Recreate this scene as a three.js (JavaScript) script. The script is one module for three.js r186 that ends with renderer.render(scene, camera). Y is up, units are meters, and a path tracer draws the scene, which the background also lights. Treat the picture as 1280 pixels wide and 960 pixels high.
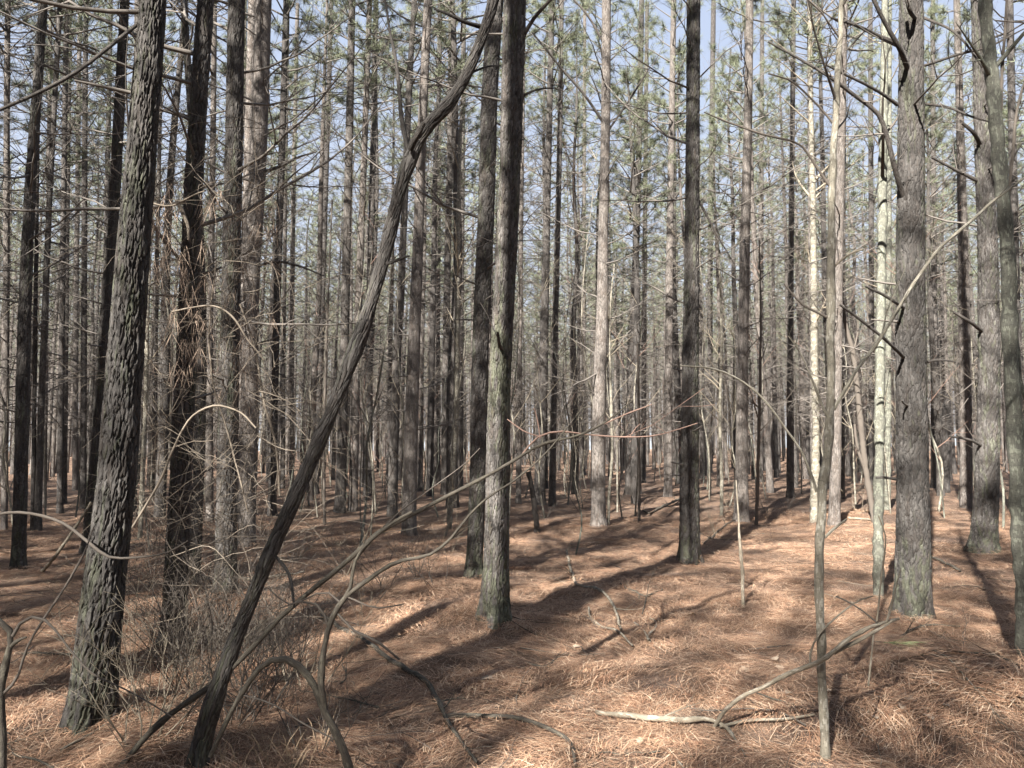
import * as THREE from 'three';
import { mergeGeometries } from 'three/addons/utils/BufferGeometryUtils.js';

// ---------------------------------------------------------------- camera, sky, sun, exposure
const scene = new THREE.Scene();
const FOV = 54, PITCH = 4.85 * Math.PI / 180, EYE = 1.55;
const camera = new THREE.PerspectiveCamera(FOV, 1280 / 960, 0.05, 1200);
camera.position.set(0, EYE, 0);
camera.rotation.set(PITCH, 0, 0);

const renderer = new THREE.WebGLRenderer({ antialias: true });
renderer.toneMapping = THREE.LinearToneMapping;
renderer.toneMappingExposure = 4.7;
renderer.shadowMap.enabled = true;

const SUN_AZ = 33.5 * Math.PI / 180, SUN_EL = 41 * Math.PI / 180;      // behind the camera, to its left
const sunDir = new THREE.Vector3(-Math.sin(SUN_AZ) * Math.cos(SUN_EL), Math.sin(SUN_EL), Math.cos(SUN_AZ) * Math.cos(SUN_EL));
{
  const W = 512, H = 256, data = new Float32Array(W * H * 4);
  for (let j = 0; j < H; j++) {
    const el = ((j + 0.5) / H - 0.5) * Math.PI;
    for (let i = 0; i < W; i++) {
      const az = ((i + 0.5) / W - 0.5) * 2 * Math.PI;
      const x = Math.cos(az) * Math.cos(el), y = Math.sin(el), z = Math.sin(az) * Math.cos(el);
      const c = x * sunDir.x + y * sunDir.y + z * sunDir.z;
      const t = Math.pow(1 - Math.max(0, y), 3.2), g = 0.12 * Math.pow(Math.max(0, c), 8);
      const o = (j * W + i) * 4;
      data[o] = 0.116 + 0.112 * t + g; data[o + 1] = 0.140 + 0.100 * t + g * 0.95; data[o + 2] = 0.192 + 0.062 * t + g * 0.85; data[o + 3] = 1;
    }
  }
  const sky = new THREE.DataTexture(data, W, H, THREE.RGBAFormat, THREE.FloatType);
  sky.mapping = THREE.EquirectangularReflectionMapping; sky.magFilter = THREE.LinearFilter; sky.needsUpdate = true;
  scene.background = sky; scene.environment = sky;
}
const sun = new THREE.DirectionalLight(new THREE.Color(1, 0.945, 0.86), 5);
sun.position.copy(sunDir).multiplyScalar(80);
sun.target.position.set(0, 0, -12);
sun.castShadow = true;
Object.assign(sun.shadow.camera, { left: -60, right: 60, top: 60, bottom: -60, near: 1, far: 220 });
sun.shadow.mapSize.set(4096, 4096);
scene.add(sun, sun.target);

// ---------------------------------------------------------------- random numbers and noise
function rng(seed) { let a = seed >>> 0; return () => { a = (a + 0x6d2b79f5) | 0; let t = Math.imul(a ^ (a >>> 15), 1 | a); t = (t + Math.imul(t ^ (t >>> 7), 61 | t)) ^ t; return ((t ^ (t >>> 14)) >>> 0) / 4294967296; }; }
const hash2 = (x, y, s = 0) => { let h = Math.imul(x | 0, 374761393) + Math.imul(y | 0, 668265263) + Math.imul(s | 0, 2147483647 ^ 0x5bd1e995); h = Math.imul(h ^ (h >>> 13), 1274126177); h ^= h >>> 16; return (h >>> 0) / 4294967296; };
const mod = (a, n) => ((a % n) + n) % n, lerp = (a, b, t) => a + (b - a) * t, clamp = (x, a = 0, b = 1) => Math.min(b, Math.max(a, x));
const smooth = (a, b, x) => { const t = clamp((x - a) / (b - a)); return t * t * (3 - 2 * t); };
function vnoise(x, y, s = 0, px = 0, py = 0) {
  const ix = Math.floor(x), iy = Math.floor(y), fx = x - ix, fy = y - iy, u = fx * fx * (3 - 2 * fx), v = fy * fy * (3 - 2 * fy);
  const X0 = px ? mod(ix, px) : ix, X1 = px ? mod(ix + 1, px) : ix + 1, Y0 = py ? mod(iy, py) : iy, Y1 = py ? mod(iy + 1, py) : iy + 1;
  return lerp(lerp(hash2(X0, Y0, s), hash2(X1, Y0, s), u), lerp(hash2(X0, Y1, s), hash2(X1, Y1, s), u), v);
}
const fbm = (x, y, s, oct = 3) => { let a = 0.5, r = 0, n = 0; for (let i = 0; i < oct; i++) { r += a * vnoise(x, y, s + i * 17); n += a; a *= 0.5; x *= 2.03; y *= 2.03; } return r / n; };
const toS = (c) => (c <= 0.0031308 ? 12.92 * c : 1.055 * Math.pow(c, 1 / 2.4) - 0.055);
const LUT = new Uint8Array(4097); for (let i = 0; i <= 4096; i++) LUT[i] = Math.round(255 * toS(i / 4096));
const s8 = (c) => LUT[Math.round(clamp(c) * 4096)];
function dataTex(data, w, h, srgb) {
  const t = new THREE.DataTexture(data, w, h, THREE.RGBAFormat); t.wrapS = t.wrapT = THREE.RepeatWrapping; t.magFilter = THREE.LinearFilter; t.minFilter = THREE.LinearMipmapLinearFilter;
  t.generateMipmaps = true; if (srgb) t.colorSpace = THREE.SRGBColorSpace; t.needsUpdate = true; return t;
}

// ---------------------------------------------------------------- textures
// Pine bark: 0.5 m x 1 m, long plates parted by furrows. barkH is the relief, also used to displace the near trunks.
const BW = 768, BH = 1024, barkH = new Float32Array(BW * BH);
const barkTex = (() => {
  const col = new Uint8Array(BW * BH * 4), bmp = new Uint8Array(BW * BH * 4), NX = 13, NY = 9;
  const pal = [[0.078, 0.071, 0.066], [0.058, 0.052, 0.048], [0.100, 0.092, 0.086], [0.072, 0.059, 0.051], [0.135, 0.125, 0.118], [0.047, 0.043, 0.041]];
  for (let j = 0; j < BH; j++) for (let i = 0; i < BW; i++) {
    const u = i / BW, v = j / BH;
    const wx = (vnoise(u * 8, v * 14, 1, 8, 14) - 0.5) * 1.1 + (vnoise(u * 30, v * 36, 2, 30, 36) - 0.5) * 0.4, wy = (vnoise(u * 9, v * 9, 3, 9, 9) - 0.5) * 0.9 + (vnoise(u * 34, v * 28, 4, 34, 28) - 0.5) * 0.4;
    const x = u * NX + wx, y = v * NY + wy, cx = Math.floor(x), cy = Math.floor(y);
    let f1 = 9, f2 = 9, id = 0;
    for (let b = -1; b <= 1; b++) for (let a = -1; a <= 1; a++) {
      const X = cx + a, Y = cy + b, hx = hash2(mod(X, NX), mod(Y, NY), 5), hy = hash2(mod(X, NX), mod(Y, NY), 6);
      const dx = X + hx - x, dy = (Y + hy - y) * 0.6, d = Math.sqrt(dx * dx + dy * dy);
      if (d < f1) { f2 = f1; f1 = d; id = mod(X, NX) * 31 + mod(Y, NY); } else if (d < f2) f2 = d;
    }
    const edge = f2 - f1, n1 = vnoise(u * 60, v * 60, 7, 60, 60), n2 = vnoise(u * 150, v * 110, 8, 150, 110), fl = vnoise(u * 20, v * 44, 9, 20, 44);
    let h = smooth(0.0, 0.13, edge) * (0.5 + 0.42 * hash2(id, 0, 10));
    h += 0.26 * Math.floor(fl * 5) / 5 * smooth(0.04, 0.14, edge) + (n1 - 0.5) * 0.2 + (n2 - 0.5) * 0.12;
    barkH[j * BW + i] = clamp(h);
    const p = pal[Math.floor(hash2(id, 1, 11) * pal.length)], q = pal[Math.floor(hash2(Math.floor(fl * 5), id, 12) * pal.length)], m = 0.5 + 0.5 * (n1 - 0.5), g = 0.72 + 0.56 * n2 * 0.6 + 0.25 * n1;
    const o = (j * BW + i) * 4;
    for (let c = 0; c < 3; c++) col[o + c] = s8(lerp(p[c], q[c], m) * g);
    col[o + 3] = 255; bmp[o] = bmp[o + 1] = bmp[o + 2] = Math.round(255 * barkH[j * BW + i]); bmp[o + 3] = 255;
  }
  return { map: dataTex(col, BW, BH, true), bump: dataTex(bmp, BW, BH, false) };
})();
function barkAt(u, v) {
  const x = mod(u, 1) * BW, y = mod(v, 1) * BH, i = Math.floor(x), j = Math.floor(y), fx = x - i, fy = y - j, i1 = (i + 1) % BW, j1 = (j + 1) % BH, i0 = i % BW, j0 = j % BH;
  return lerp(lerp(barkH[j0 * BW + i0], barkH[j0 * BW + i1], fx), lerp(barkH[j1 * BW + i0], barkH[j1 * BW + i1], fx), fy);
}
// Smooth bark of the broadleaf saplings: 0.25 m x 0.5 m, blotches of lichen and fine cross lines
function smoothBark(a, b, li, seed) {
  const W = 256, H = 512, col = new Uint8Array(W * H * 4), bmp = new Uint8Array(W * H * 4);
  for (let j = 0; j < H; j++) for (let i = 0; i < W; i++) {
    const u = i / W, v = j / H, n = vnoise(u * 6, v * 9, seed, 6, 9), m = vnoise(u * 40, v * 30, seed + 1, 40, 30), k = vnoise(u * 14, v * 120, seed + 2, 14, 120), s = smooth(0.56, 0.7, vnoise(u * 10, v * 16, seed + 3, 10, 16) * 0.7 + m * 0.3);
    const o = (j * W + i) * 4;
    for (let c = 0; c < 3; c++) col[o + c] = s8(lerp(lerp(a[c], b[c], n), li[c], s * 0.8) * (0.78 + 0.44 * m) * (k > 0.78 ? 0.7 : 1));
    col[o + 3] = 255; bmp[o] = bmp[o + 1] = bmp[o + 2] = Math.round(255 * clamp(0.3 + 0.3 * m + 0.3 * k + 0.2 * n)); bmp[o + 3] = 255;
  }
  return { map: dataTex(col, W, H, true), bump: dataTex(bmp, W, H, false) };
}
const sapTex = smoothBark([0.215, 0.195, 0.152], [0.125, 0.114, 0.092], [0.285, 0.27, 0.232], 40), mossTex = smoothBark([0.145, 0.145, 0.118], [0.10, 0.10, 0.086], [0.215, 0.225, 0.18], 60);
// Needle litter: 2.4 m tile, thousands of needles laid over each other
const litter = (() => {
  const N = 2048, col = new Float32Array(N * N * 3), hgt = new Float32Array(N * N), r = rng(77);
  for (let i = 0; i < N * N; i++) { col[i * 3] = 0.12; col[i * 3 + 1] = 0.075; col[i * 3 + 2] = 0.05; }
  const pal = [[0.38, 0.225, 0.140], [0.30, 0.160, 0.095], [0.215, 0.115, 0.072], [0.48, 0.315, 0.205], [0.42, 0.265, 0.172], [0.62, 0.465, 0.335], [0.155, 0.092, 0.064], [0.32, 0.235, 0.175], [0.34, 0.188, 0.112]];
  const K = 30000;
  for (let k = 0; k < K; k++) {
    let x = r() * N, y = r() * N;
    const flow = vnoise(x / N * 5, y / N * 5, 21, 5, 5) * Math.PI * 2.4, a0 = flow + (r() - 0.5) * (r() < 0.55 ? 0.9 : 6.3);
    const len = (0.09 + 0.09 * r()) / 2.4 * N, bend = (r() - 0.5) * 0.012, p = pal[Math.floor(r() * pal.length)], g = 0.75 + 0.5 * r(), w = r() < 0.5 ? 1 : 2, base = k / K;
    let a = a0;
    for (let t = 0; t < len; t++) {
      x += Math.cos(a); y += Math.sin(a); a += bend / 2;
      const px = Math.floor(x), py = Math.floor(y);
      for (let q = 0; q < w; q++) {
        const X = mod(px + (Math.abs(Math.sin(a)) > 0.7 ? q : 0), N), Y = mod(py + (Math.abs(Math.sin(a)) > 0.7 ? 0 : q), N), o = Y * N + X;
        col[o * 3] = p[0] * g; col[o * 3 + 1] = p[1] * g; col[o * 3 + 2] = p[2] * g;
        hgt[o] = clamp(0.15 + 0.75 * base + 0.15 * Math.sin(Math.PI * t / len));
      }
    }
  }
  const c8 = new Uint8Array(N * N * 4), b8 = new Uint8Array(N * N * 4);
  for (let i = 0; i < N * N; i++) { for (let c = 0; c < 3; c++) c8[i * 4 + c] = s8(col[i * 3 + c]); c8[i * 4 + 3] = 255; b8[i * 4] = b8[i * 4 + 1] = b8[i * 4 + 2] = Math.round(255 * hgt[i]); b8[i * 4 + 3] = 255; }
  return { map: dataTex(c8, N, N, true), bump: dataTex(b8, N, N, false) };
})();

// ---------------------------------------------------------------- materials
const std = (o) => new THREE.MeshStandardMaterial({ roughness: 0.95, metalness: 0, ...o });
const M = {
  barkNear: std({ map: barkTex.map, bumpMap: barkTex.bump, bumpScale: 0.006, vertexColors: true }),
  bark: [[1.0, 0.985, 0.97], [1.55, 1.5, 1.46], [0.8, 0.79, 0.79]].map((c) => std({ map: barkTex.map, bumpMap: barkTex.bump, bumpScale: 0.014, color: new THREE.Color().setRGB(...c) })),
  barkDark: std({ map: barkTex.map, bumpMap: barkTex.bump, bumpScale: 0.008, color: new THREE.Color().setRGB(0.55, 0.53, 0.51) }),
  dead: std({ color: new THREE.Color().setRGB(0.135, 0.120, 0.107) }),
  limb: std({ map: barkTex.map, bumpMap: barkTex.bump, bumpScale: 0.006, color: new THREE.Color().setRGB(0.8, 0.77, 0.74) }),
  twigGrey: std({ color: new THREE.Color().setRGB(0.185, 0.165, 0.148) }),
  deadPale: std({ color: new THREE.Color().setRGB(0.23, 0.20, 0.165) }),
  needle: std({ color: new THREE.Color().setRGB(0.155, 0.172, 0.108), roughness: 0.7 }),
  sap: std({ map: sapTex.map, bumpMap: sapTex.bump, bumpScale: 0.002, roughness: 0.85 }),
  moss: std({ map: mossTex.map, bumpMap: mossTex.bump, bumpScale: 0.003 }),
  twig: std({ color: new THREE.Color().setRGB(0.24, 0.205, 0.155) }),
  twigDark: std({ color: new THREE.Color().setRGB(0.10, 0.085, 0.072) }),
  twigRed: std({ color: new THREE.Color().setRGB(0.215, 0.140, 0.112) }),
  stick: std({ map: sapTex.map, bumpMap: sapTex.bump, bumpScale: 0.003, color: new THREE.Color().setRGB(1.0, 0.95, 0.92) }),
  stickDark: std({ map: mossTex.map, bumpMap: mossTex.bump, bumpScale: 0.003, color: new THREE.Color().setRGB(0.52, 0.45, 0.43) }),
  ground: std({ map: litter.map, bumpMap: litter.bump, bumpScale: 0.02, vertexColors: true, roughness: 1 }),
  fallen: std({ vertexColors: true, roughness: 0.85 }),
  straw: std({ color: new THREE.Color().setRGB(0.30, 0.225, 0.15), roughness: 0.85 }),
  vine: std({ color: new THREE.Color().setRGB(0.17, 0.142, 0.112) }),
  hang: std({ color: new THREE.Color().setRGB(0.285, 0.215, 0.165), roughness: 0.85 }),
  leaf: std({ color: new THREE.Color().setRGB(0.36, 0.285, 0.215), roughness: 0.8 }),
  leafGreen: std({ color: new THREE.Color().setRGB(0.13, 0.15, 0.065), roughness: 0.6 }),
};

// ---------------------------------------------------------------- scene graph helpers
const V = (x, y, z) => new THREE.Vector3(x, y, z);
const taken = {};
function numbered(n) { const k = taken[n] = (taken[n] ?? -1) + 1; return k ? `${n}_${String(k).padStart(3, '0')}` : n; }
function tag(o, label, category, group, kind) { if (label) o.userData.label = label; if (category) o.userData.category = category; if (group) o.userData.group = group; if (kind) o.userData.kind = kind; return o; }
function thing(name, label, category, pos, group) { const o = new THREE.Group(); o.name = numbered(name); o.position.copy(pos); scene.add(o); return tag(o, label, category, group); }
function part(name, geo, mat, parent) { const m = new THREE.Mesh(geo, mat); m.name = name; m.castShadow = m.receiveShadow = true; parent.add(m); return m; }

// ---------------------------------------------------------------- geometry collector
class GB {
  constructor() { this.p = []; this.n = []; this.t = []; this.i = []; }
  tube(pts, rad, sides, uvW = 0.25, uvH = 0.5, cap = true) {            // pts: Vector3[], rad: number[]
    const N = pts.length, base = this.p.length / 3, T = V(0, 0, 0), A = V(0, 0, 0), B = V(0, 0, 0);
    const t0 = V(0, 0, 0).subVectors(pts[1], pts[0]).normalize();
    A.set(Math.abs(t0.x) < 0.9 ? 1 : 0, 0, Math.abs(t0.x) < 0.9 ? 0 : 1); A.addScaledVector(t0, -A.dot(t0)).normalize();
    const reps = Math.max(1, Math.round(2 * Math.PI * rad[0] / uvW));
    let s = 0;
    for (let k = 0; k < N; k++) {
      T.subVectors(pts[Math.min(N - 1, k + 1)], pts[Math.max(0, k - 1)]).normalize();
      A.addScaledVector(T, -A.dot(T)).normalize(); B.crossVectors(T, A);
      if (k) s += pts[k].distanceTo(pts[k - 1]);
      for (let q = 0; q <= sides; q++) {
        const a = q / sides * 2 * Math.PI, c = Math.cos(a), d = Math.sin(a), nx = A.x * c + B.x * d, ny = A.y * c + B.y * d, nz = A.z * c + B.z * d;
        this.p.push(pts[k].x + nx * rad[k], pts[k].y + ny * rad[k], pts[k].z + nz * rad[k]); this.n.push(nx, ny, nz); this.t.push(q / sides * reps, s / uvH);
      }
    }
    const W = sides + 1;
    for (let k = 0; k < N - 1; k++) for (let q = 0; q < sides; q++) { const a = base + k * W + q; this.i.push(a, a + 1, a + W, a + 1, a + W + 1, a + W); }
    if (cap && rad[N - 1] > 0.002) {
      const c = this.p.length / 3, e = base + (N - 1) * W; this.p.push(pts[N - 1].x, pts[N - 1].y, pts[N - 1].z); this.n.push(T.x, T.y, T.z); this.t.push(0, 0);
      for (let q = 0; q < sides; q++) this.i.push(e + q, e + q + 1, c);
    }
  }
  blade(p, d, len, w, droop = 0, side) {                                  // one needle or grass blade: a narrow strip bent once
    const s = side || V(-d.z, 0.2, d.x).cross(d).normalize(), b = this.p.length / 3, mid = V(p.x + d.x * len * 0.5, p.y + d.y * len * 0.5, p.z + d.z * len * 0.5), e = V(p.x + d.x * len, p.y + d.y * len - droop, p.z + d.z * len);
    const n = V(0, 0, 0).crossVectors(s, d).normalize(), flip = n.y < 0; if (flip) n.negate();
    this.p.push(p.x - s.x * w, p.y - s.y * w, p.z - s.z * w, p.x + s.x * w, p.y + s.y * w, p.z + s.z * w, mid.x - s.x * w, mid.y - s.y * w, mid.z - s.z * w, mid.x + s.x * w, mid.y + s.y * w, mid.z + s.z * w, e.x, e.y, e.z);
    for (let k = 0; k < 5; k++) { this.n.push(n.x, n.y, n.z); this.t.push(0, 0); }
    if (flip) this.i.push(b, b + 2, b + 1, b + 1, b + 2, b + 3, b + 2, b + 4, b + 3); else this.i.push(b, b + 1, b + 2, b + 1, b + 3, b + 2, b + 2, b + 3, b + 4);
  }
  tri(p, d, len, w, rnd) {                                                // a needle seen from afar: one sliver
    const s = V(rnd() - 0.5, rnd() - 0.5, rnd() - 0.5).cross(d).normalize(), b = this.p.length / 3, n = V(0, 0, 0).crossVectors(s, d).normalize();
    this.p.push(p.x - s.x * w, p.y - s.y * w, p.z - s.z * w, p.x + s.x * w, p.y + s.y * w, p.z + s.z * w, p.x + d.x * len, p.y + d.y * len, p.z + d.z * len);
    for (let k = 0; k < 3; k++) { this.n.push(n.x, n.y, n.z); this.t.push(0, 0); }
    this.i.push(b, b + 1, b + 2);
  }
  geo() {
    const g = new THREE.BufferGeometry();
    g.setAttribute('position', new THREE.Float32BufferAttribute(this.p, 3)); g.setAttribute('normal', new THREE.Float32BufferAttribute(this.n, 3)); g.setAttribute('uv', new THREE.Float32BufferAttribute(this.t, 2)); g.setIndex(this.i);
    return g;
  }
}
const knotty = (C, rad, seed) => C.forEach((q, k) => { if (!k) return; const a = Math.min(rad[k] * 0.9, 0.010); q.x += (vnoise(k * 0.45, seed, 321) - 0.5) * a; q.y += (vnoise(k * 0.45, seed + 9, 323) - 0.5) * a; q.z += (vnoise(k * 0.45, seed + 5, 327) - 0.5) * a; rad[k] *= 1 + 0.9 * Math.max(0, vnoise(k * 0.9, seed, 329) - 0.68) + 0.26 * (vnoise(k * 1.7, seed, 331) - 0.5); });
const curvePts = (P, step) => { const c = new THREE.CatmullRomCurve3(P, false, 'centripetal'), n = Math.max(3, Math.ceil(c.getLength() / step)); return c.getSpacedPoints(n); };
const radAt = (R, f) => { const x = f * (R.length - 1), i = Math.min(R.length - 2, Math.floor(x)); return lerp(R[i], R[i + 1], x - i); };
// a limb that wanders and forks: o = { wob, trop (pull upwards), step, kids (per level), ang, shrink, sides }
function grow(gb, p, d, len, r, lvl, o, rnd, tips) {
  const n = Math.max(3, Math.ceil(len / (o.step * (lvl ? 0.8 : 1)))), st = len / n, pts = [p.clone()], rad = [r]; let q = p.clone(), e = d.clone().normalize();
  for (let k = 1; k <= n; k++) {
    e.x += (rnd() - 0.5) * o.wob; e.y += (rnd() - 0.5) * o.wob + o.trop * st; e.z += (rnd() - 0.5) * o.wob; e.normalize();
    q = q.clone().addScaledVector(e, st); const f = k / n;
    pts.push(q); rad.push(Math.max(o.rmin ?? 0.0012, r * (1 - f * (o.taper ?? 0.85))));
    const want = (o.kids[lvl] ?? 0) / n;
    if (f > (o.from ?? 0.2) && f < 0.98 && want > 0) for (let w = want; w > 0; w--) if (rnd() < w) {
      const ax = V(rnd() - 0.5, rnd() - 0.5, rnd() - 0.5).cross(e).normalize(), ang = o.ang * (0.7 + 0.6 * rnd()), c = e.clone().multiplyScalar(Math.cos(ang)).addScaledVector(ax, Math.sin(ang));
      grow(gb, q, c, len * (o.shrink ?? 0.45) * (0.5 + 0.8 * rnd()) * (1.15 - 0.6 * f), rad[k] * (0.5 + 0.25 * rnd()), lvl + 1, o, rnd, tips);
    }
  }
  gb.tube(pts, rad, (o.sides ?? [6, 4, 3])[Math.min(lvl, 2)], 0.25, 0.5, lvl === 0);
  if (tips) tips.push([pts, lvl]);
}

// ---------------------------------------------------------------- terrain
const moundH = (x, z, cx, cz, sx, sz, h, a = 0) => { const c = Math.cos(a), s = Math.sin(a), dx = (x - cx) * c + (z - cz) * s, dz = -(x - cx) * s + (z - cz) * c; return h * Math.exp(-(dx * dx) / (sx * sx) - (dz * dz) / (sz * sz)); };
const FEET = [[-2.33, -4.6], [-2.78, -6.35], [-3.23, -8.64], [-0.16, -6.81], [3.83, -7.35], [2.6, -11.21], [-1.62, -3.8]];
function ground(x, z) {
  const d = Math.hypot(x, z), near = smooth(0, 2, d);
  let h = (fbm(x * 0.09 + 50, z * 0.09, 101, 2) - 0.5) * 0.5 * smooth(4, 20, d) + (fbm(x * 0.55, z * 0.75, 103, 3) - 0.5) * 0.26 * near;
  h += (vnoise(x * 2.3, z * 2.9, 107) - 0.5) * 0.055 * near + (vnoise(x * 6, z * 7, 109) - 0.5) * 0.022;
  h += moundH(x, z, 2.75, -4.75, 1.1, 0.55, 0.27, -0.45) + moundH(x, z, 1.55, -4.9, 0.55, 0.5, 0.08) + moundH(x, z, -1.9, -4.4, 0.6, 0.45, 0.07) + moundH(x, z, -0.5, -7.1, 0.6, 0.5, 0.10) + moundH(x, z, -0.9, -8.2, 0.9, 0.4, 0.10);
  for (const [a, b] of FEET) { const q = (x - a) ** 2 + (z - b) ** 2; if (q < 1) h += 0.075 * Math.exp(-q / 0.09); }
  h += 0.012 * Math.max(0, x) * smooth(25, 80, -z) + 0.5 * smooth(40, 140, d);
  return h;
}
function rayDir(x, y) { const f = 480 / Math.tan(FOV * Math.PI / 360), dx = (x - 640) / f, dy = (480 - y) / f, c = Math.cos(PITCH), s = Math.sin(PITCH), Y = dy * c + s, Z = -c + dy * s; return V(dx / -Z, Y / -Z, -1); }
const FPX = 480 / Math.tan(FOV * Math.PI / 360);
const at = (x, y, depth) => { const d = rayDir(x, y); return V(d.x * depth, EYE + d.y * depth, -depth); };
function onGround(x, y) { const d = rayDir(x, y); let a = 1; for (let k = 0; k < 4000; k++) { const b = a * 1.01; if (EYE + d.y * b < ground(d.x * b, -b)) { for (let q = 0; q < 20; q++) { const m = 0.5 * (a + b); if (EYE + d.y * m < ground(d.x * m, -m)) { /* below */ return V(d.x * m, ground(d.x * m, -m), -m); } a = m; } } a = b; if (a > 180) break; } return V(d.x * 120, ground(d.x * 120, -120), -120); }
{
  const NX = 330, NZ = 420, pos = [], uv = [], col = [], idx = [];
  const gx = (s) => 4.2 * Math.sinh(s * 4.75), gz = (s) => -6 + 4.2 * Math.sinh(s * 4.75);
  for (let j = 0; j <= NZ; j++) for (let i = 0; i <= NX; i++) {
    const x = gx(i / NX * 2 - 1), z = gz(j / NZ * 2 - 1); pos.push(x, ground(x, z), z);
    uv.push((x * 0.97 + z * 0.24) / 2.4, (z * 0.97 - x * 0.24) / 2.4);
    const n = fbm(x * 0.8, z * 1.1, 131, 3), m = fbm(x * 3.1, z * 3.7, 133, 2), pale = smooth(0.5, 0.72, n * 0.7 + m * 0.3), dark = smooth(0.56, 0.72, fbm(x * 1.3 + 9, z * 1.7, 137, 3));
    const g = 0.92 + 0.3 * pale - 0.28 * dark; col.push(g * (1 - 0.02 * dark), g * (1 + 0.05 * pale), g * (1 + 0.08 * pale + 0.08 * dark));
  }
  for (let j = 0; j < NZ; j++) for (let i = 0; i < NX; i++) { const a = j * (NX + 1) + i, b = a + NX + 1; idx.push(a, b, a + 1, a + 1, b, b + 1); }
  const g = new THREE.BufferGeometry(); g.setAttribute('position', new THREE.Float32BufferAttribute(pos, 3)); g.setAttribute('uv', new THREE.Float32BufferAttribute(uv, 2)); g.setAttribute('color', new THREE.Float32BufferAttribute(col, 3)); g.setIndex(idx); g.computeVertexNormals();
  const m = new THREE.Mesh(g, M.ground); m.name = 'ground'; m.receiveShadow = m.castShadow = true; scene.add(tag(m, 'forest floor covered in rust brown pine needles', 'forest floor', null, 'structure'));
}

// ---------------------------------------------------------------- pine crowns and dead branches, a few shapes shared by all trees
function crownGeo(seed, tall, wide, far = false) {
  const r = rng(seed), wood = new GB(), leaf = new GB(), UP = V(0, 1, 0);
  const tuft = (p, d, s) => { const n = far ? 9 : 20 + Math.floor(r() * 8); for (let k = 0; k < n; k++) { const a = V(r() - 0.5, r() - 0.5, r() - 0.5).normalize().addScaledVector(d, 0.75).addScaledVector(UP, 0.1).normalize(), q = p.clone().addScaledVector(d, -0.16 * r()); leaf.tri(q, a, (0.16 + 0.09 * r()) * s, (far ? 0.0095 : 0.0042) * s, r); } };
  const N = Math.round(tall / 0.52);
  for (let w = 0; w < N; w++) {
    const f = w / N, h = f * tall * 0.97, m = 2 + Math.floor(r() * 2.6), off = r() * 6.28;
    for (let b = 0; b < m; b++) {
      const az = off + b / m * 6.28 + (r() - 0.5) * 0.8, rise = lerp(0.18, 1.1, f) + (r() - 0.5) * 0.35, len = wide * (1.05 - 0.78 * Math.pow(f, 1.3)) * (0.65 + 0.5 * r()) * (f < 0.15 ? 0.8 : 1);
      const tips = []; grow(wood, V(0, h, 0), V(Math.cos(az), rise, Math.sin(az)), len, 0.008 + 0.011 * len, 0, { wob: 0.26, trop: 0.22, step: 0.4, kids: far ? [3 + len * 2.4, 0] : [3 + len * 2.2, 1.2], ang: 0.8, shrink: 0.34, sides: [4, 3, 3], from: 0.3, rmin: 0.003 }, r, tips);
      for (const [P] of tips) { const e = P[P.length - 1], d = e.clone().sub(P[P.length - 2]).normalize(); tuft(e, d, 1); if (r() < 0.75) { const q = P[P.length - 2]; tuft(q, d, 0.95); } if (f > 0.7 && P.length > 3 && r() < 0.5) tuft(P[P.length - 3], d, 0.9); }
    }
  }
  tuft(V(0, tall, 0), UP, 1.2); tuft(V(0, tall - 0.2, 0), UP, 1.2);
  return { wood: wood.geo(), leaf: leaf.geo(), both: mergeGeometries([wood.geo(), leaf.geo()], true) };
}
const crowns = [[1, 6.6, 1.9], [2, 7.2, 2.1], [3, 5.8, 1.7], [4, 7, 1.9], [5, 6.2, 1.6]].map((a) => crownGeo(900 + a[0], a[1], a[2]));
const crownTall = [6.6, 7.2, 5.8, 7, 6.2], farCrowns = [[1, 6.6, 1.9], [2, 7.2, 2.1], [3, 5.8, 1.7], [4, 7, 1.9], [5, 6.2, 1.6]].map((a) => crownGeo(940 + a[0], a[1], a[2], true));
const deadOpts = { wob: 0.34, trop: 0.05, step: 0.2, kids: [9, 3], ang: 0.75, shrink: 0.42, sides: [4, 3, 3], from: 0.18, rmin: 0.0016, taper: 0.88 };
const deadGeos = Array.from({ length: 14 }, (_, k) => { const r = rng(300 + k), gb = new GB(), L = 0.8 + 1.5 * r(); grow(gb, V(0, 0, 0), V(1, [0.25, 0.55, -0.15, 0.4, 0.1][k % 5], 0), L, 0.006 + 0.005 * L, 0, { ...deadOpts, trop: (k % 3 - 0.8) * 0.12 }, r); return gb.geo(); });
const stubGeos = Array.from({ length: 4 }, (_, k) => { const r = rng(350 + k), gb = new GB(); grow(gb, V(0, 0, 0), V(1, 0.3 - 0.2 * r(), 0), 0.12 + 0.35 * r(), 0.013, 0, { ...deadOpts, kids: [], taper: 0.5 }, r); return gb.geo(); });

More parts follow.
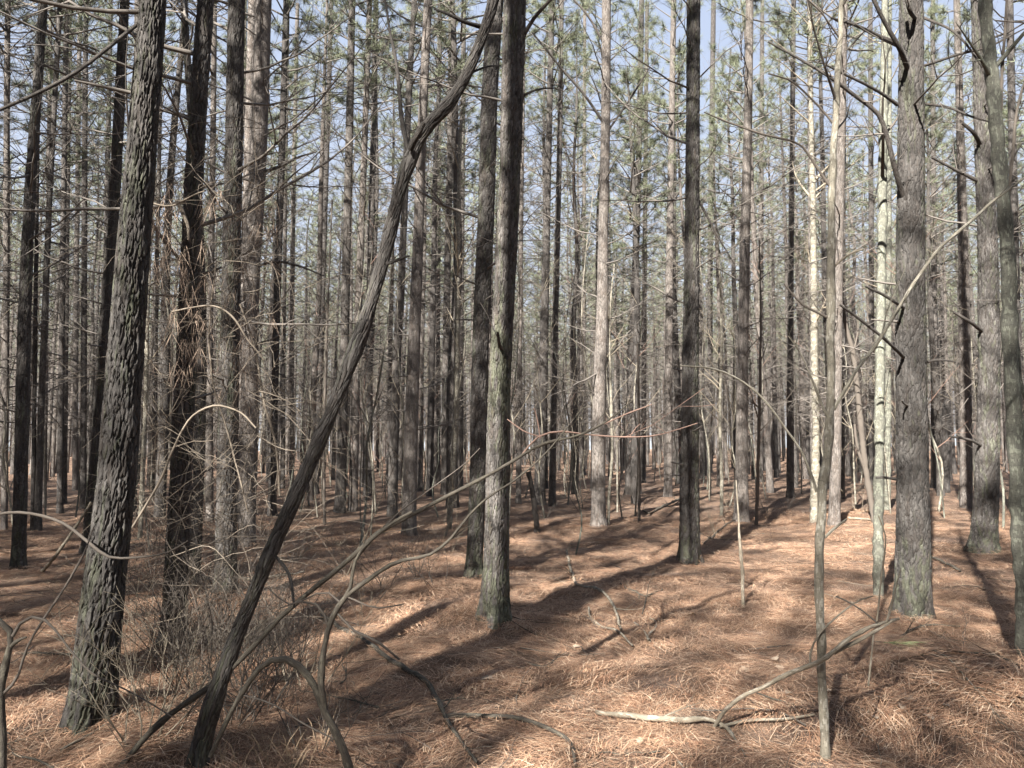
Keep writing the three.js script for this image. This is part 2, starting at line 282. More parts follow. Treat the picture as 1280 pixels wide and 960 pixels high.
// ---------------------------------------------------------------- trunks
// rows: [{ p, r }] from the base up; returns a Mesh geometry with furrowed bark where `fine` says so
function trunkGeo(P, R, o) {
  const curve = new THREE.CatmullRomCurve3(P, false, 'centripetal'), L = curve.getLength(), fineTo = o.fineTo ?? 0, st = o.step ?? 0.02, ss = [];
  for (let s = 0; s < L;) { ss.push(s); s += s < fineTo ? st : 0.35; } ss.push(L);
  const N = o.segs, pos = [], uv = [], col = [], idx = [], lens = [0]; for (let k = 1; k < P.length; k++) lens.push(lens[k - 1] + P[k].distanceTo(P[k - 1]));
  const tot = lens[lens.length - 1], T = V(0, 0, 0), A = V(1, 0, 0), B = V(0, 0, 0), reps = Math.max(1, Math.round(2 * Math.PI * R[0] * 0.85 / 0.36)), v0 = o.seed * 0.377, u0 = o.seed * 0.61;
  const y0 = P[0].y, amp = o.amp ?? 0;
  ss.forEach((s) => {
    const c = curve.getPointAt(Math.min(1, s / L)); T.copy(curve.getTangentAt(Math.min(1, s / L)));
    A.addScaledVector(T, -A.dot(T)).normalize(); B.crossVectors(A, T);
    const g = s / L * tot; let k = 0; while (k < lens.length - 2 && lens[k + 1] < g) k++; const r = lerp(R[k], R[k + 1], clamp((g - lens[k]) / (lens[k + 1] - lens[k])));
    const hh = Math.max(0, c.y - y0 - (o.sink ?? 0.2)), fl = (o.flare ?? 0.35) * Math.exp(-hh / 0.13);
    for (let q = 0; q <= N; q++) {
      const a = q / N * 2 * Math.PI, u = q / N * reps + u0, v = s + v0, X = Math.cos(a), Z = Math.sin(a);
      let rr = r * (1 + fl * (0.6 + 0.45 * Math.sin(a * 5 + o.seed) + 0.35 * Math.sin(a * 3 + o.seed * 2.7)) + 0.05 * (vnoise(X * 1.2 + 7 + o.seed, s * 0.9 + Z, 201) - 0.5) + 0.04 * (vnoise(X * 2 + 3, s * 2.5 + Z * 2 + o.seed, 203) - 0.5));
      if (amp && s < fineTo) rr += amp * (barkAt(u, v) - 0.62) * smooth(fineTo, fineTo - 0.5, s);
      pos.push(c.x + (A.x * X + B.x * Z) * rr, c.y + (A.y * X + B.y * Z) * rr, c.z + (A.z * X + B.z * Z) * rr); uv.push(u, v);
      if (o.tint) col.push(...o.tint(a, c.y - y0 - (o.sink ?? 0.2), X, Z));
    }
  });
  const W = N + 1; for (let k = 0; k < ss.length - 1; k++) for (let q = 0; q < N; q++) { const a = k * W + q; idx.push(a, a + W, a + 1, a + 1, a + W, a + W + 1); }
  const g = new THREE.BufferGeometry(); g.setAttribute('position', new THREE.Float32BufferAttribute(pos, 3)); g.setAttribute('uv', new THREE.Float32BufferAttribute(uv, 2)); if (o.tint) g.setAttribute('color', new THREE.Float32BufferAttribute(col, 3)); g.setIndex(idx); g.computeVertexNormals();
  const n = g.attributes.normal; for (let k = 0; k < ss.length; k++) { const a = k * W, b = a + N, x = n.getX(a) + n.getX(b), y = n.getY(a) + n.getY(b), z = n.getZ(a) + n.getZ(b), l = Math.hypot(x, y, z) || 1; n.setXYZ(a, x / l, y / l, z / l); n.setXYZ(b, x / l, y / l, z / l); }
  return g;
}
// lichen and moss on the bark of the near trunks: patches with a grain of their own
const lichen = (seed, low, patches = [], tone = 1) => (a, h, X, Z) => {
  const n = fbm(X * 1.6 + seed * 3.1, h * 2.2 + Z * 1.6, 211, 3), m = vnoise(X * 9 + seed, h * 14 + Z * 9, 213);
  let k = smooth(0.60, 0.70, n * 0.75 + m * 0.25) * 0.5, c = tone * (0.9 + 0.25 * fbm(X * 2 + seed, h * 1.3 + Z * 2, 217, 2));  // tone darkens a whole trunk's bark, standing in for cast shade
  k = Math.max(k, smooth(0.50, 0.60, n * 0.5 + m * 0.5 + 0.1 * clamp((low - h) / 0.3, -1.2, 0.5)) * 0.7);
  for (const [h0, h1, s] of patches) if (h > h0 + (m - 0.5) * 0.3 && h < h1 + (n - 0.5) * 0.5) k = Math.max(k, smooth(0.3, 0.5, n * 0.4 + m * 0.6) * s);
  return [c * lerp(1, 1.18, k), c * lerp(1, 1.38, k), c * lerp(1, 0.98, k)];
};
const midWood = Array.from({ length: 4 }, (_, k) => { const r = rng(8800 + k), gb = new GB(); for (let b = 0; b < 62; b++) { const h = 1.9 + 9.3 * (b + r()) / 62, az = r() * 6.28, len = 0.6 + 1.5 * r(); grow(gb, V(Math.cos(az) * 0.05, h, Math.sin(az) * 0.05), V(Math.cos(az), [0.3, 0.6, 0, 0.45, -0.2][b % 5], Math.sin(az)), len, 0.006 + 0.0045 * len, 0, { ...deadOpts, sides: [4, 3, 3], kids: [10, 3], step: 0.24, rmin: 0.0018 }, r); } return gb.geo(); });
const trees = [];                                              // [x, z] of every trunk, so that the scattered ones keep their distance
let nHero = 0;
function pine(label, pix, o = {}) {
  const seed = ++nHero, r = rng(5000 + seed * 7), base = o.depth ? at(pix[0][0], 560, o.depth) : onGround(pix[0][0], pix[0][1]), d = -base.z; base.y = ground(base.x, base.z);
  const wk = 1.0 / Math.hypot(1, (pix[0][0] - 640) / FPX); pix = pix.map(([x, y, w]) => [x, y, w * wk]); const P = [V(0, -0.2, 0)], R = [pix[0][2] * d / FPX / 2]; pix.forEach(([x, y, w], k) => { const q = k ? at(x, y, d).sub(base) : V(0, 0.02, 0); if (q.y < P[P.length - 1].y + 0.1 && k) return; P.push(q); R.push(w * d / FPX / 2); });
  P[0].x = P[1].x - (P[2].x - P[1].x) / (P[2].y - P[1].y) * 0.2;
  const H = o.H ?? 16.5 + 2.5 * r(), last = P[P.length - 1], prev = P[P.length - 2], sl = (last.x - prev.x) / (last.y - prev.y), h0 = last.y, r0 = R[R.length - 1];
  if (!o.snag) for (let k = 1; k <= 3; k++) { const f = k / 3, dh = (H - h0) * f; P.push(V(last.x + sl * dh * 0.6, h0 + dh, (r() - 0.5) * 0.3 * f)); R.push(lerp(r0, 0.02, Math.pow(f, 0.9))); }
  const t = thing(o.name ?? 'pine_tree', label, o.category ?? 'pine tree', base, o.group), near = d < 12.5;
  const vis = Math.min(EYE + 0.66 * d + 0.6, 11), amp = (o.amp ?? 0.024) * clamp(R[1] / 0.15, 0.5, 1.15);
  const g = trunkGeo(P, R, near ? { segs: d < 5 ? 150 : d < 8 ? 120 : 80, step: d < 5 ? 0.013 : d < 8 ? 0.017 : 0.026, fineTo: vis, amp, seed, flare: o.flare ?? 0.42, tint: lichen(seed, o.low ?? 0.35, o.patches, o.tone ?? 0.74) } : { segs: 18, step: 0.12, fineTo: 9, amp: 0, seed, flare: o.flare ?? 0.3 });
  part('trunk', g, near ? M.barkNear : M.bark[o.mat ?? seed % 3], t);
  const spot = (h) => { let k = 0; while (k < P.length - 2 && P[k + 1].y < h) k++; const f = clamp((h - P[k].y) / (P[k + 1].y - P[k].y)); return [P[k].clone().lerp(P[k + 1], f), lerp(R[k], R[k + 1], f)]; };
  if (!o.snag) {
    const ci = seed % crowns.length, ch = crownTall[ci], c = part('crown', (d < 15 ? farCrowns : crowns)[ci].both, [M.dead, M.needle], t); const b = spot(H - ch * 0.98); c.position.set(b[0].x, H - ch, b[0].z); c.rotation.y = r() * 6.28; c.scale.setScalar(o.crown ?? 0.98);
    const top = P[P.length - 1]; c.position.x = lerp(b[0].x, top.x, 0.35);
    const from = o.from ?? 3.2, n = o.group ? 0 : o.dead ?? 20;
    if (o.group) { const k = seed % 4, [q] = spot(0.1), [q2] = spot(9), m = part('branchwork', midWood[k], M.dead, t); m.position.copy(q); m.rotation.set(0, r() * 6.28, 0); m.applyQuaternion(new THREE.Quaternion().setFromUnitVectors(V(0, 1, 0), q2.clone().sub(q).normalize())); }
    for (let k = 0; k < n; k++) { const h = from + (10.6 - from) * (k + r()) / n, [q, rr] = spot(h), az = r() * 6.28; const m = part('dead_branch', deadGeos[Math.floor(r() * deadGeos.length)], M.dead, t); m.position.copy(q).add(V(Math.cos(az) * rr * 0.8, 0, Math.sin(az) * rr * 0.8)); m.rotation.set(r() < 0.5 ? 0 : Math.PI * 0.1, -az, 0); m.scale.setScalar(0.7 + 0.6 * r()); }
    for (let k = 0; k < (o.stubs ?? 4); k++) { const h = 1.2 + r() * 3.2, [q, rr] = spot(h), az = r() * 6.28; const m = part('branch_stub', stubGeos[k % 4], M.dead, t); m.position.copy(q).add(V(Math.cos(az) * rr * 0.8, 0, Math.sin(az) * rr * 0.8)); m.rotation.y = -az; }
  }
  (o.limbs ?? []).forEach(([pts, mat]) => {                                             // big dead limbs followed from the picture; the last number is how far each point stands towards us
    const Q = pts.map(([x, y, w, dz], k) => at(x, y, d - (k ? dz ?? 0 : Math.min(dz ?? 0, 0.02))).sub(base)), C = curvePts(Q, 0.1), RR = pts.map(([, , w, dz]) => w * (d - (dz ?? 0)) / FPX / 2), gb = new GB(), tw = new GB(), rr = rng(9000 + seed + Math.round(pts[0][0]));
    const rad = C.map((_, k) => radAt(RR, k / (C.length - 1))); gb.tube(C, rad, 7);
    for (let k = 3; k < C.length - 1; k++) if (rr() < 0.28) { const e = C[k + 1].clone().sub(C[k]).normalize(), s = V(rr() - 0.5, rr() - 0.4, rr() - 0.5).normalize(); grow(tw, C[k], e.multiplyScalar(0.7).add(s), 0.2 + 0.6 * rr(), rad[k] * 0.45, 1, deadOpts, rr); }
    const limb = part('dead_limb', gb.geo(), mat ?? M.limb, t); if (tw.i.length) part('twig', tw.geo(), M.dead, limb);
  });
  trees.push([base.x, base.z, 1]);
  return t;
}

// -- near trees, each one by its own look (pixel columns give directions; the ground gives the distance)
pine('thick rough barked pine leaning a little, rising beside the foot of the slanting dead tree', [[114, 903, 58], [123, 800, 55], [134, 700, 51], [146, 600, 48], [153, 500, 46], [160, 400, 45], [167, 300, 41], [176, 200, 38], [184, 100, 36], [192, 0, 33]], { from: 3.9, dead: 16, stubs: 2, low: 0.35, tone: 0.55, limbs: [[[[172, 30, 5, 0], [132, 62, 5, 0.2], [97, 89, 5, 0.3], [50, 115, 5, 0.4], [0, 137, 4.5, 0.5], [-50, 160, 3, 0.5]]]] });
pine('pine trunk wrapped in dead vines with hanging needles, thicker of the vine covered pair', [[217, 803, 32], [221, 700, 30], [226, 600, 28], [230, 500, 27], [235, 400, 26], [241, 250, 24], [250, 100, 23], [257, 0, 22]], { from: 3.0, dead: 26, low: 0.5 });
pine('straight dark pine standing just behind the vine covered trunk', [[281, 740, 27], [284, 600, 26], [288, 400, 24], [292, 200, 23], [296, 0, 22]], { from: 2.8, dead: 26 });
pine('dark pine with drooping bare branches, behind the vine tangle', [[308, 684, 22], [311, 550, 22], [315, 350, 21], [323, 200, 21], [330, 0, 21]], { from: 3.2, dead: 26, limbs: [[[[318, 334, 4], [345, 327, 3.5, 0.2], [375, 333, 3, 0.3], [405, 345, 1.5, 0.4]]], [[[327, 215, 4], [350, 208, 3.5], [372, 197, 3], [395, 190, 1.5]]]] });
pine('rough pine trunk half hidden behind the twin pine with a lichen patch', [[592, 719, 19], [597, 600, 20], [600, 450, 21], [608, 250, 21], [612, 120, 21], [619, 0, 21]], { from: 3.6, dead: 18 });
pine('pine with a green lichen patch below a short broken stub', [[618, 771, 34], [620, 700, 30], [622, 600, 29], [624, 500, 28], [627, 430, 27], [633, 320, 26], [638, 200, 27], [641, 100, 28], [644, 0, 28]], { from: 4.2, dead: 12, stubs: 0, low: 0.45, tone: 1.05, patches: [[1.75, 2.45, 0.7]], limbs: [[[[628, 437, 6, 0.1], [624, 430, 5, 0.22], [622, 415, 3, 0.28]]], [[[654, 45, 6], [668, 22, 5, 0.1], [685, 3, 4, 0.2], [710, -25, 3, 0.3]]], [[[650, 122, 4], [668, 113, 3], [690, 110, 2], [704, 113, 1.4]]]] });
pine('straight slender pine with a pale stem leaning on its base', [[748, 659, 19], [748, 600, 17], [749, 500, 17], [753, 380, 15], [754, 300, 13], [757, 150, 12], [758, 0, 12]], { from: 2.6, dead: 26, mat: 1, limbs: [[[[756, 156, 4], [730, 118, 3.2, 0.2], [703, 87, 3, 0.4], [665, 40, 1.8, 0.6]]], [[[758, 60, 3.5], [735, 20, 3], [710, -8, 2]]], [[[759, 165, 3], [790, 120, 2.6], [812, 85, 1.5]]]] });
pine('straight reddish grey pine standing alone on the open needle floor', [[862, 702, 25], [862, 600, 23], [863, 450, 20], [865, 300, 18], [866, 150, 17], [867, 0, 17]], { from: 3.6, dead: 18, mat: 1, limbs: [[[[873, 250, 3.5], [900, 300, 2.6], [918, 330, 1.5]]]] });
pine('slender pine with a mossy green foot and dead needles caught high on it', [[927, 652, 19], [927, 580, 16], [928, 480, 14], [931, 320, 13], [935, 150, 11], [937, 0, 10]], { from: 2.6, dead: 28, mat: 1, low: 0.6 });
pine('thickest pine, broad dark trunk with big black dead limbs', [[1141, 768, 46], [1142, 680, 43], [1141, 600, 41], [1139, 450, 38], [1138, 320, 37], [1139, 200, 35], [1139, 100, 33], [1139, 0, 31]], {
  from: 4.4, dead: 8, stubs: 3, low: 0.4, tone: 0.55, amp: 0.016, limbs: [  // low tone paints the shade on this trunk into its bark colour
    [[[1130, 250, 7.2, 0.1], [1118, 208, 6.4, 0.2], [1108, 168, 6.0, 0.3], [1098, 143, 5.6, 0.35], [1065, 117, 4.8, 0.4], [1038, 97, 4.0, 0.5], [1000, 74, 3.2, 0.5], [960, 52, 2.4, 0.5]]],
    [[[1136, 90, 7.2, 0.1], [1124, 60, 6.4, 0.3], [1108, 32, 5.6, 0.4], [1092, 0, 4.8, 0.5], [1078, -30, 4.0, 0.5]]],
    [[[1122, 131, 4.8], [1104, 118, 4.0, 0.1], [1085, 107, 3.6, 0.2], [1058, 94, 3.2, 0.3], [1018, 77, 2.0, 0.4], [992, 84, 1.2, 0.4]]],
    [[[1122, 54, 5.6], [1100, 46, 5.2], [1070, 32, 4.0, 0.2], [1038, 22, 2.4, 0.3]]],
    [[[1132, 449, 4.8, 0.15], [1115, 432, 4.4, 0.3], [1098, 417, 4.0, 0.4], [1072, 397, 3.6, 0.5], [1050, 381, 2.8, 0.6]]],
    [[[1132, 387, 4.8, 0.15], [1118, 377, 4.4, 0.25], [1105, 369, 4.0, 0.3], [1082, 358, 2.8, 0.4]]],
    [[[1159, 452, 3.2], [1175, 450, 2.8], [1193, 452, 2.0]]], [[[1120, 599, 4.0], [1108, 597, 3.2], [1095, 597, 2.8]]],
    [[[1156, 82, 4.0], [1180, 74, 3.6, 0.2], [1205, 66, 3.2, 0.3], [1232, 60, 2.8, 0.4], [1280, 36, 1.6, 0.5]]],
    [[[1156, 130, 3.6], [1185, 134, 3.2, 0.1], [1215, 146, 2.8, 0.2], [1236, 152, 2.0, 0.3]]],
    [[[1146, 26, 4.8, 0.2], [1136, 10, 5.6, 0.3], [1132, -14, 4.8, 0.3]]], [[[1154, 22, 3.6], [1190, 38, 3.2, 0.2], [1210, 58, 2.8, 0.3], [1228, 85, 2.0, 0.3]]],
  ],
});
pine('stout pine with a lit grey flank and short dark stubs, beside the curved mossy tree', [[1229, 690, 34], [1233, 620, 31], [1236, 500, 28], [1236, 400, 27], [1235, 320, 26], [1230, 200, 23], [1226, 100, 20], [1222, 0, 17]], { from: 4.4, dead: 14, stubs: 1, limbs: [[[[1228, 414, 5, 0.1], [1212, 402, 4.5, 0.25], [1192, 390, 3.5, 0.3]]], [[[1229, 558, 4, 0.1], [1212, 550, 3.5, 0.2], [1186, 545, 2.5, 0.3]]], [[[1226, 182, 6, 0.1], [1216, 165, 5, 0.25], [1203, 154, 4, 0.3]]], [[[1222, 226, 5], [1190, 210, 4, 0.1], [1165, 197, 3, 0.2]]]] });
pine('dark slim pine by the pale leaning stick on the sunny needles', [[23, 711, 19], [26, 600, 18], [31, 400, 17], [37, 250, 15], [46, 120, 13], [54, 0, 12]], { from: 3.4, dead: 24 });
pine('leaning pine tucked close behind the thick rough barked trunk', [[112, 690, 20], [122, 560, 19], [133, 400, 18], [143, 250, 15], [156, 0, 12]], { from: 3, dead: 26 });
pine('grey pine showing a gap behind the vine wrapped trunk', [[243, 731, 15], [248, 600, 14], [252, 450, 13], [250, 300, 11], [236, 100, 9], [230, 0, 9]], { from: 3, dead: 20 });
pine('pale pine with a brightly lit upper trunk among the dark vine group', [[300, 655, 12], [303, 500, 12], [307, 300, 11], [313, 100, 12], [316, 0, 12]], { mat: 1, from: 3.6 });
const MID = 'pines in the middle distance';
const mids = [
  [[5, 663, 9], [7, 500, 9], [8, 300, 9], [10, 0, 8]], [[41, 663, 7], [43, 500, 6], [50, 0, 5]], [[47, 664, 10], [52, 500, 9], [62, 250, 8], [75, 0, 7]], [[55, 630, 7], [58, 400, 6], [64, 0, 5]], [[75, 641, 9], [77, 450, 8], [84, 0, 7]], [[81, 628, 6], [83, 450, 5], [88, 0, 5]],
  [[94, 613, 8], [95, 400, 7], [100, 0, 6]], [[104, 635, 9], [105, 400, 8], [108, 0, 7]], [[193, 622, 7], [195, 400, 6], [205, 0, 5]], [[262, 652, 10], [262, 450, 9], [266, 200, 8], [268, 0, 7]], [[340, 645, 11], [344, 450, 10], [352, 200, 9], [358, 0, 8]], [[353, 611, 6], [356, 300, 5], [360, 0, 5]],
  [[364, 606, 7], [366, 300, 6], [372, 0, 5]], [[394, 618, 9], [400, 450, 8], [408, 200, 7], [414, 0, 6]], [[425, 641, 14], [429, 500, 12], [433, 320, 11], [437, 150, 10], [440, 0, 9]], [[441, 639, 12], [446, 450, 10], [455, 200, 8], [462, 0, 7]], [[460, 619, 11], [462, 400, 9], [466, 200, 8], [470, 0, 7]],
  [[490, 646, 13], [496, 450, 11], [503, 320, 9], [512, 100, 8], [518, 0, 7]], [[511, 669, 18], [515, 500, 17], [522, 320, 14], [528, 150, 12], [535, 0, 11]], [[545, 605, 9], [547, 300, 8], [550, 0, 6]], [[556, 618, 10], [558, 400, 9], [562, 200, 8], [564, 0, 7]],
  [[648, 629, 7], [650, 400, 6], [655, 0, 5]], [[674, 631, 15], [678, 500, 12], [684, 250, 9], [690, 0, 7]], [[690, 633, 9], [693, 450, 8], [699, 200, 7], [702, 0, 6]], [[729, 594, 6], [730, 300, 5], [731, 0, 4]], [[787, 618, 12], [790, 450, 10], [797, 250, 8], [802, 0, 7]], [[804, 604, 7], [806, 300, 6], [809, 0, 5]],
  [[835, 621, 11], [836, 450, 10], [838, 250, 9], [842, 0, 7]], [[886, 592, 9], [888, 300, 7], [892, 0, 6]], [[988, 622, 10], [988, 400, 8], [990, 200, 7], [992, 0, 6]], [[1043, 658, 15], [1046, 500, 13], [1048, 320, 12], [1052, 150, 11], [1055, 0, 10]], [[1053, 624, 7], [1054, 300, 6], [1056, 0, 5]],
  [[1168, 610, 9], [1167, 300, 8], [1166, 0, 6]], [[1208, 635, 17], [1207, 500, 16], [1204, 320, 14], [1200, 150, 11], [1196, 0, 9]], [[1272, 640, 14], [1270, 400, 12], [1266, 200, 11], [1262, 0, 10]], [[950, 603, 8], [951, 300, 7], [953, 0, 5]], [[1018, 640, 10], [1017, 500, 9], [1014, 300, 8], [1012, 0, 7]], [[1090, 606, 8], [1089, 300, 7], [1088, 0, 6]],
  [[575, 612, 8], [577, 300, 7], [580, 0, 6]], [[612, 606, 8], [613, 300, 7], [614, 0, 6]], [[131, 618, 8], [133, 300, 7], [138, 0, 6]], [[166, 640, 10], [168, 400, 9], [172, 0, 8]],
];
const midLabels = { 1: 'pale very thin pine between two darker ones near the dark slim pine', 2: 'dark thin pine leaning away next to a pale thin pine', 7: 'slim pine seen just beside the thick rough barked trunk', 9: 'slim pine in the gap between the vine covered trunk and the straight dark pine', 10: 'slim pine standing clear beside the dark pine with drooping branches', 13: 'slim dark pine crossed by the slanting dead tree', 14: 'grey pine with a flared foot just past the slanting dead tree', 15: 'slim pine side by side with the flared foot pine', 17: 'dark pine close beside a stouter twin, both leaning the same way', 18: 'stout mid stand pine crossed low by the propped dead pole', 20: 'dark straight pine beyond the slender wavy stem', 22: 'pine with a fat foot where broken stems lean against it', 23: 'reddish slim pine beside the fat footed pine', 25: 'dark pine with sloping sticks heaped at its foot beyond the slender pine', 27: 'slim dark pine close to the reddish grey lone pine', 30: 'dark pine directly behind the tan bent sapling', 33: 'grey lit pine between the broken snag and the stout pine' };
mids.forEach((p, k) => pine(midLabels[k] ?? 'tall slim grey barked pine with bare lower trunk in the crowded stand', p, { group: MID, from: 2.2, dead: 30, stubs: 0 }));
pine('broken snag, short pine stump with a jagged top between two pine trunks', [[1181, 616, 13], [1182, 560, 12.5], [1183, 510, 11.5], [1186, 494, 7], [1187, 488, 2]], { snag: true, name: 'broken_snag', category: 'dead tree', mat: 2 });

// ---------------------------------------------------------------- the stand behind: whole pines copied from a few shapes
function standProto(k, far = false, full = false) {
  const r = rng(7000 + k), H = 15 + 4 * r(), ci = k % crowns.length, ch = full ? 9.2 : crownTall[ci], P = [], R = [], sway = 0.35;
  for (let j = 0; j <= 6; j++) { const f = j / 6; P.push(V((r() - 0.5) * sway * f, f * (H + 0.2) - 0.2, (r() - 0.5) * sway * f)); R.push(lerp(0.115, 0.02, Math.pow(f, 1.2))); }
  const nb = far ? 54 : 92, trunk = trunkGeo(P, R, { segs: far ? 7 : 9, step: 0.6, fineTo: 9, seed: k + 0.5, flare: 0.3 }), gb = new GB();
  for (let b = 0; b < nb; b++) { const h = 2.2 + (H - ch - 1) * (b + r()) / nb, az = r() * 6.28, len = 0.7 + 1.4 * r(), rise = [0.3, 0.6, 0, 0.45, -0.2][b % 5]; const f = h / H * 6, i = Math.min(5, Math.floor(f)), q = P[i].clone().lerp(P[i + 1], f - i); q.y = h; grow(gb, q, V(Math.cos(az), rise, Math.sin(az)), len, 0.007 + 0.004 * len, 0, { ...deadOpts, step: 0.3, kids: far ? [3, 0] : [5, 1], sides: [3, 3, 3], rmin: far ? 0.0045 : 0.0025 }, r); }
  const c = full ? crownGeo(970 + k, ch, 2.3, true) .both : (far ? farCrowns : crowns)[ci].both.clone(); c.translate(P[6].x * 0.6, H - ch, P[6].z * 0.6);
  return { trunk, wood: gb.geo(), crown: c, H };
}
const protos = Array.from({ length: 7 }, (_, k) => standProto(k)), farProtos = Array.from({ length: 6 }, (_, k) => standProto(k + 20, true)), fullProtos = Array.from({ length: 4 }, (_, k) => standProto(k + 40, true, true));
const free = (x, z, d) => { for (const t of trees) if ((t[0] - x) ** 2 + (t[1] - z) ** 2 < d * d) return false; return true; };
const standSpots = [], farSpots = [], sideSpots = [];
{
  const r = rng(4242);
  const tan = Math.tan(FOV * Math.PI / 360) * 4 / 3;
  for (let tries = 0; tries < 60000; tries++) {
    const z = -(17 + 66 * Math.pow(r(), 0.62)), x = (r() * 2 - 1) * (-z * (tan + 0.05) + 3);
    if (!free(x, z, 1.5 + 0.9 * r())) continue;
    if (z > -24 && Math.abs(x) < -z * tan && r() < 0.6) continue;
    trees.push([x, z]); standSpots.push([x, z, r()]);
    if (standSpots.length > 560) break;
  }
  for (let tries = 0; tries < 20000 && farSpots.length < 1100; tries++) { const z = -(80 + 75 * r()), x = (r() * 2 - 1) * (-z * (tan + 0.05)); if (!free(x, z, 2.2)) continue; trees.push([x, z]); farSpots.push([x, z, r()]); }
  standSpots.sort((a, b) => b[1] - a[1]); while (standSpots.length > 240) farSpots.push(standSpots.pop());
  const sunny = [onGround(1180, 860)], lit = [onGround(618, 771)], shades = (x, z, w) => lit.some((h) => { const dx = x - h.x, dz = z - h.z, along = -dx * Math.sin(SUN_AZ) + dz * Math.cos(SUN_AZ), off = Math.abs(dx * Math.cos(SUN_AZ) + dz * Math.sin(SUN_AZ)); return along > 0 && along < 14 && off < w; });
  // trees beside and behind the camera: they throw the shade that lies on the floor
  for (let tries = 0; tries < 20000 && sideSpots.length < 330; tries++) {
    const z = -26 + 52 * r(), x = -34 + 54 * r(), inView = z < 0 && Math.abs(x) < -z * tan + 1.2;
    if (inView || Math.hypot(x, z) < 2.6 || !free(x, z, 1.75)) continue;
    if (shades(x, z, 0.9) || sunny.some((h) => { const dx = x - h.x, dz = z - h.z, along = -dx * Math.sin(SUN_AZ) + dz * Math.cos(SUN_AZ), off = Math.abs(dx * Math.cos(SUN_AZ) + dz * Math.sin(SUN_AZ)); return along > 6 && along < 18 && off < 0.7; })) continue;
    trees.push([x, z]); sideSpots.push([x, z, r()]);
  }
}
{
  const r = rng(811);
  standSpots.forEach(([x, z, q], k) => {
    const set = z < -32 ? farProtos : protos, p = set[k % set.length], t = thing('pine_tree', 'slim far pine, one of the many grey trunks closing the view', 'pine tree', V(x, ground(x, z), z), 'pines far back in the stand');
    part('trunk', p.trunk, M.bark[k % 3], t); part('branchwork', p.wood, k % 2 ? M.dead : M.twigGrey, t); part('crown', p.crown, [M.dead, M.needle], t);
    t.rotation.set((r() - 0.5) * 0.06, r() * 6.28, (r() - 0.5) * 0.06); const s = 0.8 + 0.4 * q; t.scale.set(s * (0.8 + 0.5 * r()), s, s * (0.8 + 0.5 * r())); t.scale.z = t.scale.x;
  });
}
function forest(name, label, spots, seed, set) {
  const r = rng(seed), root = new THREE.Group(); root.name = name; scene.add(tag(root, label, 'forest', null, 'stuff'));
  for (let k = 0; k < 4; k++) {
    const p = set[k], mine = spots.filter((_, i) => i % 4 === k); if (!mine.length) continue;
    const mats = [[p.trunk, M.bark[k % 3], 'trunk'], [p.wood, M.twigGrey, 'branchwork'], [p.crown, [M.dead, M.needle], 'crown']], X = mine.map(([x, z, q, w = 1]) => { const s = 0.8 + 0.4 * q; return new THREE.Matrix4().compose(V(x, ground(x, z) - 0.03, z), new THREE.Quaternion().setFromEuler(new THREE.Euler((r() - 0.5) * (w > 1 ? 0.01 : 0.05), r() * 6.28, (r() - 0.5) * (w > 1 ? 0.01 : 0.05))), V(s * w, s, s * w)); });
    for (const [g, m, n] of mats) { const I = new THREE.InstancedMesh(g, m, X.length); X.forEach((x, i) => I.setMatrixAt(i, x)); I.name = n; I.castShadow = I.receiveShadow = true; I.userData.kind = 'stuff'; root.add(I); }
  }
}
forest('distant_pine_forest', 'dense far pine forest reading as one grey green mass', farSpots, 31, farProtos);
forest('surrounding_pine_forest', 'pine forest standing round the clearing edge and shading the floor', sideSpots, 37, fullProtos);

